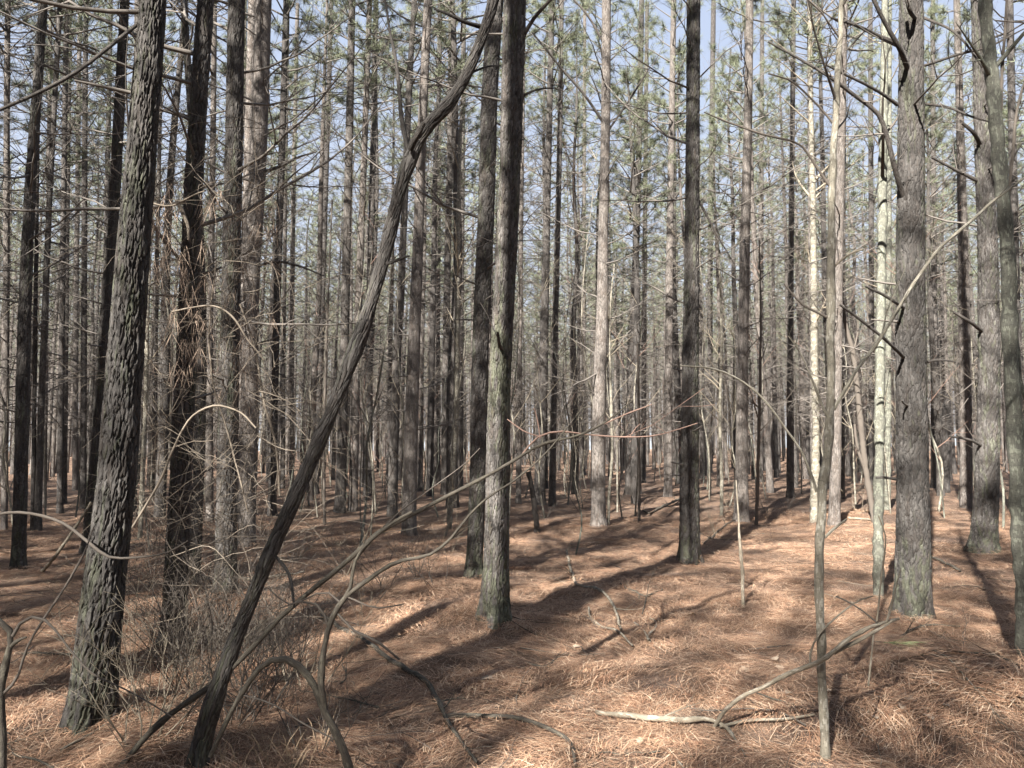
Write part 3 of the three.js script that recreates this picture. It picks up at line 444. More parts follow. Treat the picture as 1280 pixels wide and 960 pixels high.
// ---------------------------------------------------------------- bare broadleaf saplings and stems
function stemThing(name, label, category, pix, mat, o = {}) {
  const base = o.depth ? at(pix[0][0], pix[0][1], o.depth) : onGround(pix[0][0], pix[0][1]); if (o.depth && !o.hang) base.y = ground(base.x, base.z); const d = -base.z, t = thing(name, label, category, base, o.group);
  const Q = pix.map(([x, y, w, dz], k) => (k === 0 && !o.hang ? V(0, -0.08, 0) : at(x, y, d - (dz ?? 0)).sub(base))), RR = pix.map(([, , w, dz]) => w * (d - (dz ?? 0)) / FPX / 2), C = curvePts(Q, o.step ?? 0.06), rad = C.map((_, k) => radAt(RR, k / (C.length - 1)) * (1 + 0.06 * (vnoise(k * 0.3, pix[0][0], 301) - 0.5)));
  const gb = new GB(); knotty(C, rad, pix[0][0]);
  if (o.bark) part('trunk', trunkGeo(C, rad, { segs: 64, step: 0.016, fineTo: 6.5, amp: 0.007, seed: 2.2, flare: 0.5, sink: 0.1, tint: lichen(17, 0.2, [], 0.62) }), M.barkNear, t);
  else { gb.tube(C, rad, o.sides ?? 10); part(o.part ?? 'trunk', gb.geo(), mat, t); }
  (o.arms ?? []).forEach(([pts, m]) => {
    const A = pts.map(([x, y, w, dz]) => at(x, y, d - (dz ?? 0)).sub(base)), ar = pts.map(([, , w, dz]) => w * (d - (dz ?? 0)) / FPX / 2), c = curvePts(A, 0.06), b = new GB(), rr = rng(Math.round(pts[0][0] * 7 + pts[0][1]));
    const ra = c.map((_, k) => radAt(ar, k / (c.length - 1))); knotty(c, ra, pts[0][0]); b.tube(c, ra, 6);
    for (let k = 4; k < c.length - 1; k++) if (rr() < (o.twigs ?? 0.16)) { const e = c[k + 1].clone().sub(c[k]).normalize(); grow(b, c[k], e.add(V(rr() - 0.5, rr() - 0.3, rr() - 0.5)), 0.12 + 0.4 * rr(), ra[k] * 0.45, 1, { ...deadOpts, kids: [4, 2] }, rr); }
    part('branch', b.geo(), m ?? mat, t);
  });
  if (o.sprigs) { const r = rng(o.sprigs[2] ?? 5); for (let k = 0; k < o.sprigs[0]; k++) { const i = Math.floor(C.length * (o.sprigs[1] + (0.98 - o.sprigs[1]) * r())), b = new GB(), az = r() * 6.28; grow(b, C[i], V(Math.cos(az), 0.5 + r(), Math.sin(az)), (o.sprigs[3] ?? 0.8) * (0.5 + r()), rad[i] * 0.42, 0, { ...deadOpts, wob: 0.25, trop: 0.15, kids: [5, 2] }, r); part('branch', b.geo(), o.sprigMat ?? mat, t); } }
  trees.push([base.x, base.z]);
  return t;
}
stemThing('sapling_tree', 'pale tan sapling with a bend, a fallen branch lodged across it', 'sapling', [[1031, 950, 11.2], [1030, 900, 10.8], [1028, 850, 10.8], [1025, 760, 10.8], [1024, 700, 10.3], [1026, 650, 10.3], [1028, 605, 11.2], [1035, 560, 9.9], [1038, 500, 9.5], [1038, 430, 8.6], [1039, 350, 8.2], [1040, 250, 6.9], [1045, 130, 6.0], [1052, 0, 5.6], [1058, -90, 4.3], [1060, -250, 2.6]], M.sap, {
  arms: [[[[1042, 512, 5], [1060, 480, 4.5], [1100, 422, 4.2], [1167, 320, 4], [1225, 266, 3.5], [1280, 222, 3], [1320, 195, 2]]], [[[1021, 615, 4], [1005, 570, 3.5], [984, 538, 3], [960, 505, 2.8], [934, 481, 2.5], [895, 462, 2.2], [850, 457, 1.4]]], [[[1036, 398, 4], [1022, 390, 3.5], [1000, 378, 3], [980, 355, 2]], M.twigDark], [[[1040, 235, 4], [1022, 210, 3.5], [1000, 180, 3], [980, 174, 3], [930, 160, 2.5], [880, 140, 1.5]], M.twigDark], [[[1042, 155, 3.5], [1020, 130, 3], [990, 102, 2.6], [960, 92, 2]], M.twigDark], [[[1031, 672, 3.5], [1042, 661, 3], [1058, 648, 2.2]]], [[[1041, 335, 3], [1062, 318, 2.5], [1078, 312, 2]], M.twig], [[[1034, 520, 4], [1018, 480, 3], [1000, 440, 2], [985, 420, 1.5]]]],
  sprigs: [7, 0.55, 21, 0.8], sprigMat: M.twigDark, twigs: 0.06,
});
stemThing('sapling_tree', 'upright grey green smooth barked sapling in front of the thickest pine', 'sapling', [[1098, 747, 12], [1098, 650, 11.5], [1099, 550, 11], [1100, 450, 10.5], [1102, 320, 10], [1104, 150, 8], [1106, 0, 7], [1108, -200, 5], [1110, -400, 3]], M.moss, { sprigs: [12, 0.4, 22, 1.2], sprigMat: M.twigDark });
stemThing('curved_tree', 'curved mossy tree with banded bark, beside the stout pine', 'tree', [[1286, 866, 24], [1284, 800, 21], [1280, 720, 20], [1274, 620, 18], [1268, 520, 17], [1263, 430, 17], [1261, 330, 16], [1252, 230, 15], [1242, 120, 13.5], [1231, 0, 12], [1222, -120, 10], [1215, -300, 6]], M.moss, {
  depth: 5.4, sides: 14, arms: [[[[1263, 350, 8], [1270, 420, 7], [1276, 480, 6], [1290, 520, 5]]], [[[1252, 235, 7], [1250, 150, 5], [1253, 90, 4], [1258, 0, 3]], M.twigDark], [[[1258, 270, 5], [1266, 200, 4], [1275, 120, 3], [1300, 60, 2]], M.twigDark]], sprigs: [5, 0.6, 23, 1],
});
stemThing('sapling_tree', 'slim green grey sapling close beside the thickest pine trunk', 'sapling', [[1109, 637, 7.5], [1110, 500, 7], [1111, 300, 6], [1112, 100, 5], [1113, -100, 3]], M.moss, { sprigs: [12, 0.35, 24, 1.4], sprigMat: M.twig });
stemThing('sapling_tree', 'whitish bare sapling trunk with a split foot', 'sapling', [[1017, 653, 10], [1019, 600, 9.5], [1020, 540, 9], [1018, 450, 8], [1017, 320, 7], [1014, 150, 5.5], [1012, 0, 4]], M.sap, { sprigs: [14, 0.3, 25, 1.6], sprigMat: M.twig });
stemThing('sapling_tree', 'dark gnarled stem bending past the tan sapling', 'sapling', [[1094, 655, 6], [1086, 610, 6.5], [1080, 570, 7], [1073, 500, 6.5], [1066, 440, 6], [1056, 400, 5], [1050, 340, 4]], M.twigDark, { arms: [[[[1082, 590, 4], [1072, 560, 3.5], [1068, 530, 3]]]], sprigs: [5, 0.4, 26, 1] });
stemThing('sapling_tree', 'thin pale stem leaning against the straight slender pine', 'sapling', [[760, 657, 3.6], [762, 610, 3.6], [765, 570, 3.4], [764, 500, 3], [762, 400, 2.2], [768, 330, 1.4]], M.sap, { sprigs: [5, 0.5, 27, 0.8], sprigMat: M.twig });
stemThing('sapling_tree', 'thin pale twig like sapling among the scrub by the mossy footed pine', 'sapling', [[902, 645, 4.5], [902, 590, 4], [900, 530, 3.5], [902, 420, 3], [898, 300, 2]], M.sap, { sprigs: [10, 0.25, 28, 1], sprigMat: M.twig });
stemThing('sapling_tree', 'dark forked sapling standing next to the mossy footed pine', 'sapling', [[945, 656, 4.5], [947, 600, 4], [949, 520, 3.5], [951, 400, 2.5], [949, 300, 1.5]], M.twigDark, { sprigs: [10, 0.25, 29, 1] });
stemThing('sapling_tree', 'slender wavy light stem near the twin pines', 'sapling', [[561, 662, 7], [565, 600, 7], [569, 540, 7], [571, 450, 6], [572, 320, 5], [576, 150, 4]], M.sap, { sprigs: [10, 0.4, 30, 1.4], sprigMat: M.twig });
stemThing('sapling_tree', 'thin straight dark pole rooted in the open floor', 'sapling', [[406, 657, 3.6], [405, 600, 3.4], [406, 500, 3], [410, 380, 2.4], [415, 250, 1.6]], M.twigDark, { sprigs: [6, 0.5, 31, 0.8] });
stemThing('sapling_tree', 'pale slender stem behind the thick rough barked pine', 'sapling', [[175, 674, 6], [178, 600, 5], [182, 500, 4.5], [186, 350, 4], [196, 150, 3]], M.sap, { sprigs: [10, 0.35, 32, 1], sprigMat: M.twig });
stemThing('sapling_tree', 'dead pole standing upright and bare beside the slender pine', 'sapling', [[799, 654, 3.6], [799, 580, 3.3], [798, 500, 3], [797, 430, 2.4]], M.twigDark, { sprigs: [4, 0.5, 33, 0.5] });
stemThing('sapling_tree', 'short pale upright stick planted in the sunny needles', 'stick', [[929, 760, 4.5], [928, 720, 4.2], [925, 680, 3.8], [923, 650, 2], [920, 600, 1.4]], M.stick, {});
stemThing('leaning_stump', 'short dark broken stem leaning over near the cluster of pines', 'dead stem', [[672, 666, 7], [669, 640, 6.5], [664, 605, 6.5], [660, 590, 5]], M.barkDark, {});
// the slanting dead tree
stemThing('leaning_dead_tree', 'dark slanting dead tree reaching diagonally across the pines', 'dead tree', [[244, 957, 19.4], [256, 910, 18.0], [272, 860, 18.0], [290, 810, 17.3], [312, 755, 16.6], [335, 700, 16.6], [356, 650, 16.6], [378, 600, 16.6], [403, 540, 16.6], [425, 485, 16.6], [445, 435, 16.6], [462, 385, 15.8], [476, 330, 15.8], [490, 275, 15.1], [503, 225, 15.8], [518, 185, 16.6], [532, 160, 15.1], [552, 140, 13.7], [572, 112, 13.0], [588, 80, 12.2], [602, 45, 11.2], [617, 0, 10.1], [628, -50, 8.6], [632, -160, 6.5], [640, -300, 3.6]], M.barkDark, {
  bark: true, step: 0.12, arms: [[[[513, 186, 9, 0.05], [520, 172, 8, 0.1], [530, 152, 6, 0.12]]], [[[512, 200, 6, -0.05], [503, 150, 6, -0.1], [496, 90, 4.5, -0.15], [488, 40, 3.5, -0.2], [480, -10, 2.5, -0.2]]], [[[600, 33, 6], [585, 28, 5, 0.05], [562, 18, 4, 0.1], [542, 11, 2.5, 0.1]]], [[[484, 330, 5, 0.02], [500, 324, 4, 0.05], [512, 320, 2.5, 0.08]]], [[[586, 92, 3.5], [606, 84, 2.6, -0.1], [625, 82, 1.6, -0.2]]], [[[520, 190, 4.5], [530, 168, 3.5], [537, 160, 2]], M.deadPale], [[[340, 690, 4], [362, 720, 3.5, 0.1], [368, 760, 2.6, 0.2]]]], twigs: 0.08,
});
// a thinner pole fallen across it
stemThing('fallen_pole', 'thin dead pole propped aslant behind the slanting dead tree', 'fallen branch', [[134, 960, 7.4], [200, 905, 7.4], [275, 848, 7.0], [330, 795, 6.6], [369, 754, 6.1], [407, 725, 6.1], [440, 697, 5.7], [472, 668, 5.7], [500, 652, 5.7], [527, 638, 5.7], [560, 620, 5.3], [600, 599, 4.9], [637, 579, 4.5], [675, 556, 4.1], [722, 545, 3.3], [754, 530, 2.9], [769, 519, 2.5], [791, 500, 1.6]], M.stickDark, { sides: 8, part: 'stem', twigs: 0.1, arms: [[[[652, 569, 2.6], [674, 546, 2.1], [705, 539, 2.0], [731, 543, 1.8], [787, 546, 1.8], [820, 544, 1.6], [850, 536, 1.5], [872, 529, 1.0]], M.twigRed], [[[676, 546, 2.0], [656, 540, 1.6], [634, 524, 1.3]], M.twigRed], [[[675, 548, 1.6], [672, 525, 1.5], [668, 510, 1.0]], M.twigRed], [[[755, 530, 2.1], [785, 517, 1.8], [815, 505, 1.3]], M.twigRed], [[[472, 668, 2.5], [500, 640, 2.0], [540, 610, 1.6], [580, 580, 1.1], [600, 560, 0.8]], M.twigDark], [[[787, 546, 1.3], [794, 536, 1.1], [800, 530, 0.8]], M.twigRed]] });
stemThing('arching_sapling', 'bare shrub stem arching over in a hoop at the foot of the slanting dead tree', 'shrub', [[447, 975, 13.6], [432, 945, 12.8], [418, 912, 12.0], [403, 886, 11.2], [392, 858, 9.6], [378, 838, 8.8], [362, 826, 8.4], [345, 824, 8.0], [325, 836, 7.2], [305, 860, 6.8], [290, 890, 6.4], [275, 920, 5.6], [263, 945, 4.8]], M.stickDark, {
  depth: 3.35, sides: 10, part: 'stem', twigs: 0.2, arms: [
    [[[406, 892, 8.0], [402, 860, 7.6], [403, 830, 7.2], [408, 800, 7.2], [414, 778, 7.2], [422, 760, 6.8], [432, 745, 5.6], [452, 730, 4.8], [475, 714, 4.4], [499, 702, 4.0], [536, 694, 3.6], [560, 675, 3.2], [590, 640, 2.8], [612, 620, 2.6], [637, 605, 2.4], [666, 582, 2.1], [688, 560, 1.8], [705, 539, 1.4], [727, 511, 1.0]]],
    [[[422, 760, 4.8], [438, 733, 4.4], [441, 715, 4.4], [448, 695, 4.0], [462, 678, 4.0], [490, 655, 4.0], [515, 640, 3.2]]],
    [[[411, 785, 4.0], [400, 760, 3.2], [385, 752, 2.4], [360, 755, 2.0], [335, 735, 1.6]], M.twigDark], [[[420, 765, 3.2], [445, 790, 3.2], [469, 800, 2.8], [500, 825, 2.4]], M.twigDark], [[[432, 745, 2.4], [470, 760, 2.0], [505, 755, 1.6]], M.twigDark], [[[424, 752, 2.8], [407, 740, 2.4], [380, 750, 1.9], [350, 760, 1.3]], M.twigDark], [[[300, 868, 2.4], [340, 880, 2.0], [380, 905, 1.8], [430, 930, 1.6]], M.twigDark],
  ],
});
stemThing('forked_stem', 'crooked forked stem beside the thick rough barked pine', 'shrub', [[2, 985, 12], [4, 930, 9], [2, 870, 9], [8, 830, 9], [13, 800, 9], [14, 792, 8], [4, 780, 7], [-12, 765, 6]], M.stickDark, { depth: 3.35, part: 'stem', sides: 8, twigs: 0.08, arms: [[[[16, 795, 5], [25, 780, 3.5], [38, 772, 3], [58, 776, 2.6], [75, 795, 2.4], [95, 822, 2], [120, 845, 2], [150, 858, 2], [190, 880, 2], [215, 896, 1.6]], M.twigDark], [[[14, 808, 5], [24, 800, 4], [34, 796, 2]]], [[[3, 868, 4], [20, 850, 3.5], [32, 815, 3.2], [46, 788, 3], [58, 770, 2.8], [78, 738, 2.6], [104, 694, 2.2], [116, 660, 1.6]], M.twigDark]] });
stemThing('bowed_branch', 'dark bowed branch arching in front of the thick rough barked pine', 'branch', [[-20, 648, 4], [0, 642, 4], [37, 641, 4], [80, 654, 4], [112, 678, 4], [135, 695, 3.5], [165, 697, 3], [205, 692, 2.4], [235, 676, 1.5]], M.twigDark, { depth: 3.9, hang: true, part: 'stem', sides: 6 });

// scattered thin stems far back, copied from a few shapes
{
  const shapes = Array.from({ length: 7 }, (_, k) => {
    const r = rng(600 + k), H = 4 + 4 * r(), P = []; let x = 0, z = 0; for (let j = 0; j <= 6; j++) { P.push(V(x, j / 6 * H - (j ? 0 : 0.1), z)); x += (r() - 0.5) * 0.4; z += (r() - 0.5) * 0.4; }
    const C = curvePts(P, 0.25), g = new GB(); g.tube(C, C.map((_, i) => lerp(0.022, 0.004, i / (C.length - 1))), 6);
    const br = Array.from({ length: 12 }, () => { const i = Math.floor(C.length * (0.18 + 0.78 * r())), b = new GB(), az = r() * 6.28; grow(b, C[i], V(Math.cos(az), 0.8 + 0.7 * r(), Math.sin(az)), 0.6 + 1.2 * r(), 0.008, 0, { ...deadOpts, wob: 0.2, trop: 0.1, step: 0.22, kids: [5, 1.5], sides: [4, 3, 3] }, r); return b.geo(); });
    return { trunk: g.geo(), br: mergeGeometries(br) };
  });
  const r = rng(6161), mats = [[M.sap, M.twig], [M.moss, M.twigDark], [M.sap, M.twig], [M.sap, M.twigRed]];
  let n = 0;
  for (let t = 0; t < 4000 && n < 190; t++) {
    const z = -(11 + 34 * r()), x = (r() * 2 - 1) * -z * 0.7; if (!free(x, z, 0.7) || (z > -15 && r() < 0.7)) continue;
    const s = shapes[n % 7], [a, b] = mats[n % 4], o = thing('bare_sapling', 'thin leafless sapling with fine twigs among the pine trunks', 'sapling', V(x, ground(x, z), z), 'leafless saplings scattered through the stand');
    part('trunk', s.trunk, a, o); part('branchwork', s.br, b, o); o.rotation.set((r() - 0.5) * 0.2, r() * 6.28, (r() - 0.5) * 0.2); o.scale.setScalar(0.7 + 0.6 * r()); n++;
  }
}

// ---------------------------------------------------------------- fallen branches on the needles
function fallen(label, pix, mat, o = {}) {
  const world = pix.map(([x, y, w, up]) => { const g = onGround(x, y), d = -g.z, r = w * d / FPX / 2; if (up) { const q = at(x, y, (o.depth ?? d)); return [q, w * (o.depth ?? d) / FPX / 2]; } return [g.add(V(0, r * 0.6, 0)), r]; });
  const base = world[0][0].clone(); base.y = ground(base.x, base.z); const ride = (c, ra) => c.forEach((q, k) => { const g = ground(q.x + base.x, q.z + base.z) - base.y + radAt(ra, k / (c.length - 1)) * 0.8 + 0.018; if (q.y < g) q.y = g; });
  const t = thing(o.name ?? 'fallen_branch', label, 'fallen branch', base, o.group), C = curvePts(world.map((q) => q[0].clone().sub(base)), 0.05), RR = world.map((q) => q[1]), gb = new GB(), rr = rng(Math.round(pix[0][0] * 3 + pix[0][1])); ride(C, RR);
  const rad = C.map((_, k) => radAt(RR, k / (C.length - 1)) * (1 + 0.25 * (vnoise(k * 0.6, pix[0][0], 311) - 0.5))); knotty(C, rad, pix[0][0]); gb.tube(C, rad, 8); part('stem', gb.geo(), mat, t);
  for (let k = 3; k < C.length - 1; k++) if (rr() < (o.twigs ?? 0.07)) { const e = C[k + 1].clone().sub(C[k]).normalize(), b = new GB(); grow(b, C[k], e.add(V(rr() - 0.5, rr() * 0.5, rr() - 0.5).multiplyScalar(1.3)), 0.1 + 0.3 * rr(), rad[k] * 0.5, 1, { ...deadOpts, kids: [3, 2] }, rr); part('twig', b.geo(), mat, t); }
  (o.arms ?? []).forEach((pts) => { const A = pts.map(([x, y, w, up]) => { if (up) { const dd = o.depth ?? 5; return [at(x, y, dd).sub(base), w * dd / FPX / 2]; } const g = onGround(x, y), r = w * -g.z / FPX / 2; return [g.add(V(0, r * 0.7, 0)).sub(base), r]; }), c = curvePts(A.map((q) => q[0]), 0.05), b = new GB(), ra = A.map((q) => q[1]); ride(c, ra); b.tube(c, c.map((_, k) => radAt(ra, k / (c.length - 1))), 6); part('fork', b.geo(), mat, t); });
  return t;
}
stemThing('fallen_branch', 'pale forked branch lodged against the tan sapling above the needle heap', 'fallen branch', [[884, 905, 5], [905, 889, 5, 0.08], [925, 873, 5, 0.16], [960, 856, 5, 0.28], [1000, 836, 5, 0.42], [1025, 827, 6, 0.5], [1045, 812, 6, 0.5], [1065, 796, 5.5, 0.48], [1085, 785, 5, 0.46], [1105, 779, 4, 0.44], [1124, 774, 3, 0.42]], M.stick, { part: 'stem', sides: 8, twigs: 0, arms: [[[[1042, 816, 6, 0.46], [1060, 807, 5.5, 0.46], [1085, 795, 5, 0.46], [1100, 787, 4, 0.46], [1115, 776, 2.5, 0.46]]], [[[1013, 832, 3, 0.46], [1013, 815, 2.5, 0.46], [1025, 792, 2.3, 0.46], [1050, 768, 2.2, 0.46], [1075, 750, 2, 0.46], [1091, 745, 1.8, 0.46]]], [[[1108, 778, 3, 0.46], [1115, 755, 2.4, 0.46], [1121, 730, 2, 0.46], [1126, 711, 1.6, 0.46]]], [[[1092, 790, 2.4, 0.46], [1090, 815, 2, 0.46], [1087, 840, 2.6, 0.46], [1085, 857, 2.6, 0.46]]], [[[1096, 778, 2.2, 0.46], [1080, 765, 2, 0.46], [1060, 752, 1.8, 0.46], [1045, 745, 1.5, 0.46]], M.twigDark], [[[1096, 776, 2.4, 0.46], [1100, 735, 2.2, 0.46], [1106, 690, 2, 0.46], [1107, 670, 1.8, 0.46], [1098, 645, 1.5, 0.46]], M.twig]] });
fallen('weathered log like branch half sunk in needles with a bleached forked end', [[745, 897, 5], [775, 900, 7], [815, 905, 7.5], [850, 908, 6], [884, 907, 5], [905, 914, 4], [918, 930, 3], [931, 951, 2]], M.stick, { arms: [[[900, 915, 3.5], [914, 911, 4], [950, 907, 4], [985, 906, 3.5], [1018, 902, 2.5]]] });
fallen('dark crooked branch lying across the shaded needles', [[400, 770, 3], [425, 791, 5], [469, 815, 5.5], [510, 845, 6], [536, 862, 6.5], [548, 885, 7], [556, 905, 8], [575, 930, 5], [596, 960, 3.5]], M.stickDark, { arms: [[[558, 903, 6.5], [575, 901, 6], [606, 902, 6], [640, 905, 5.5], [660, 909, 5], [690, 920, 5], [710, 932, 4.5], [720, 965, 4]]] });
fallen('bleached curving branch on the needles beyond the lichen patched pine', [[708, 690, 2], [711, 705, 3], [717, 724, 3.8], [727, 737, 4], [740, 739, 3.6], [754, 744, 3.6], [765, 758, 3.6], [771, 771, 3.6], [776, 791, 3]], M.stick, { arms: [[[736, 764, 2.5], [738, 775, 2.6], [750, 786, 3], [774, 794, 3], [791, 811, 2.5]]] });
fallen('small bleached Y shaped twig on sunny needles', [[812, 806, 3.5], [810, 800, 3.5], [817, 792, 3.2], [819, 780, 2.4], [812, 777, 1.8]], M.stick, { arms: [[[809, 800, 2.5], [800, 788, 2], [793, 782, 1.5]]], twigs: 0 });
fallen('thin dark twig spread like antlers on the needles', [[776, 733, 2], [790, 742, 2.4], [808, 749, 2.6], [820, 743, 2.2], [828, 739, 1.6]], M.stickDark, { arms: [[[808, 749, 2], [806, 760, 2], [803, 771, 1.6]]] });
fallen('short black twig on lit needles near the lichen patched pine', [[660, 834, 2.5], [683, 839, 2.6], [693, 828, 2.2], [702, 818, 1.5]], M.stickDark);
fallen('long dark stick among the needles behind the thickest pine', [[1165, 700, 2.5], [1180, 706, 3], [1200, 716, 3]], M.stickDark);
fallen('dark stick lying on shade near the needle heap', [[1125, 800, 3], [1140, 792, 3], [1165, 785, 2.6], [1200, 787, 2]], M.stickDark);
fallen('pale straight stick leaning towards the dark slim pine', [[52, 717, 4], [75, 688, 4, 1], [95, 658, 3.6, 1], [114, 628, 3, 1]], M.stick, { depth: 9.3, twigs: 0.02 });
fallen('pale fallen limb between the vine covered pines', [[232, 712, 4], [250, 722, 4], [262, 728, 3.5], [275, 733, 3]], M.stick);
fallen('long grey fallen limb on the floor beyond the vine covered pines', [[296, 725, 4], [315, 727, 4], [345, 724, 3.5], [380, 718, 2.5]], M.stick);
fallen('dead branch leaning from the reddish grey pine to the floor', [[803, 640, 1.5], [812, 644, 3], [830, 634, 3], [850, 624, 2]], M.stickDark);
fallen('slim dark stick angled beside the mossy footed pine', [[880, 682, 2], [895, 668, 2], [910, 656, 2], [925, 646, 1.6]], M.stickDark);
fallen('low grey branch under the mossy sapling', [[1060, 650, 3], [1075, 651, 3], [1092, 652, 2.5]], M.stick);
fallen('twiggy dead branch beneath the pale forked branch', [[945, 872, 1.6], [965, 880, 2.2], [990, 886, 2], [1006, 892, 1.6]], M.stickDark, { twigs: 0.3 });
fallen('grey stick lying near the thick rough barked pine', [[20, 820, 2.5], [50, 822, 3], [88, 822, 2.5]], M.stickDark);
fallen('dry stick pointing at the forked stem', [[75, 945, 3], [105, 930, 3], [128, 914, 2.6], [142, 905, 2]], M.stick, { twigs: 0.05 });
{
  const r = rng(2929);
  for (let k = 0; k < 130; k++) {
    const z = -(3.2 + 16 * Math.pow(r(), 1.3)), x = (r() * 2 - 1) * -z * 0.68, b = V(x, ground(x, z), z), a = r() * 6.28, L = 0.25 + 0.7 * r(), P = []; let e = a;
    for (let j = 0; j <= 5; j++) { const q = V(x + Math.cos(e) * L * j / 5, 0, z + Math.sin(e) * L * j / 5); q.y = ground(q.x, q.z) + 0.012 + 0.02 * r(); P.push(q.sub(b)); e += (r() - 0.5) * 0.25; }
    const t = thing('twig', 'short dry twig dropped on the pine needles', 'twig', b, 'twigs strewn on the floor'), C = curvePts(P, 0.05), g = new GB(), R0 = 0.003 + 0.004 * r(); g.tube(C, C.map((_, i) => R0 * (1 - 0.6 * i / C.length)), 5);
    for (let q = 2; q < C.length - 1; q++) if (r() < 0.16) grow(g, C[q], C[q + 1].clone().sub(C[q]).normalize().add(V(r() - 0.5, r() * 0.4, r() - 0.5)), 0.08 + 0.2 * r(), R0 * 0.6, 1, { ...deadOpts, kids: [0, 1] }, r);
    part('stem', g.geo(), [M.stick, M.stickDark, M.twigDark][k % 3], t);
  }
}

// ---------------------------------------------------------------- needles, grass, leaves, vines, shrubs
{
  const r = rng(515), pal = [[0.38, 0.225, 0.140], [0.30, 0.160, 0.095], [0.215, 0.115, 0.072], [0.48, 0.315, 0.205], [0.62, 0.465, 0.335], [0.45, 0.29, 0.185], [0.155, 0.092, 0.064], [0.40, 0.24, 0.15]];
  const clump = (n, half, wid) => { const g = new GB(), col = [], flow = r() * 6.28;
    for (let k = 0; k < n; k++) { const x = (r() + r() - 1) * half * 1.15, z = (r() + r() - 1) * half * 1.15, a = flow + 3 * (vnoise(x * 3 + 5, z * 3, 401) - 0.5) + (r() - 0.5) * (k % 3 ? 1.2 : 6.2), up = (r() - 0.4) * 0.3, q = V(x, 0.003 + 0.024 * r(), z), d = V(Math.cos(a), up, Math.sin(a)).normalize(), p = pal[Math.floor(r() * pal.length)], b = 0.8 + 0.45 * r();
      g.blade(q, d, 0.09 + 0.1 * r(), (0.0008 + 0.0006 * r()) * wid, 0.03 * r(), V(-d.z, 0.1, d.x).normalize()); for (let v = 0; v < 5; v++) col.push(p[0] * b, p[1] * b, p[2] * b); }
    const o = g.geo(); o.setAttribute('color', new THREE.Float32BufferAttribute(col, 3)); return o; };
  const root = new THREE.Group(); root.name = 'fallen_needles'; scene.add(tag(root, 'loose rust and straw coloured pine needles strewn on the floor', 'needles', null, 'stuff'));
  const lay = (g, spots) => { const I = new THREE.InstancedMesh(g, M.fallen, spots.length), m4 = new THREE.Matrix4(), q = new THREE.Quaternion(), up = V(0, 1, 0), nrm = V(0, 0, 0); I.name = 'needle_litter'; I.userData.kind = 'stuff'; I.castShadow = I.receiveShadow = true;
    spots.forEach(([x, z], k) => { const e = 0.16; nrm.set(ground(x - e, z) - ground(x + e, z), 2 * e, ground(x, z - e) - ground(x, z + e)).normalize(); q.setFromUnitVectors(up, nrm).multiply(new THREE.Quaternion().setFromAxisAngle(up, r() * 6.28)); m4.compose(V(x, ground(x, z), z), q, V(1, 0.7 + 0.8 * r(), 1)); I.setMatrixAt(k, m4); }); root.add(I); };
  const near = [[], [], [], []], far = [[], [], []];
  for (let z = -2.6; z > -17; z -= z > -8.5 ? 0.33 : 0.55) { const st = z > -8.5 ? 0.33 : 0.55, w = -z * 0.7 + 0.4; for (let x = -w; x < w; x += st) { const p = [x + (r() - 0.5) * st, z + (r() - 0.5) * st]; if (z > -8.5) near[Math.floor(r() * 4)].push(p); else far[Math.floor(r() * 3)].push(p); } }
  near.forEach((p) => lay(clump(420, 0.26, 1), p)); far.forEach((p) => lay(clump(420, 0.42, 1.5), p));
}
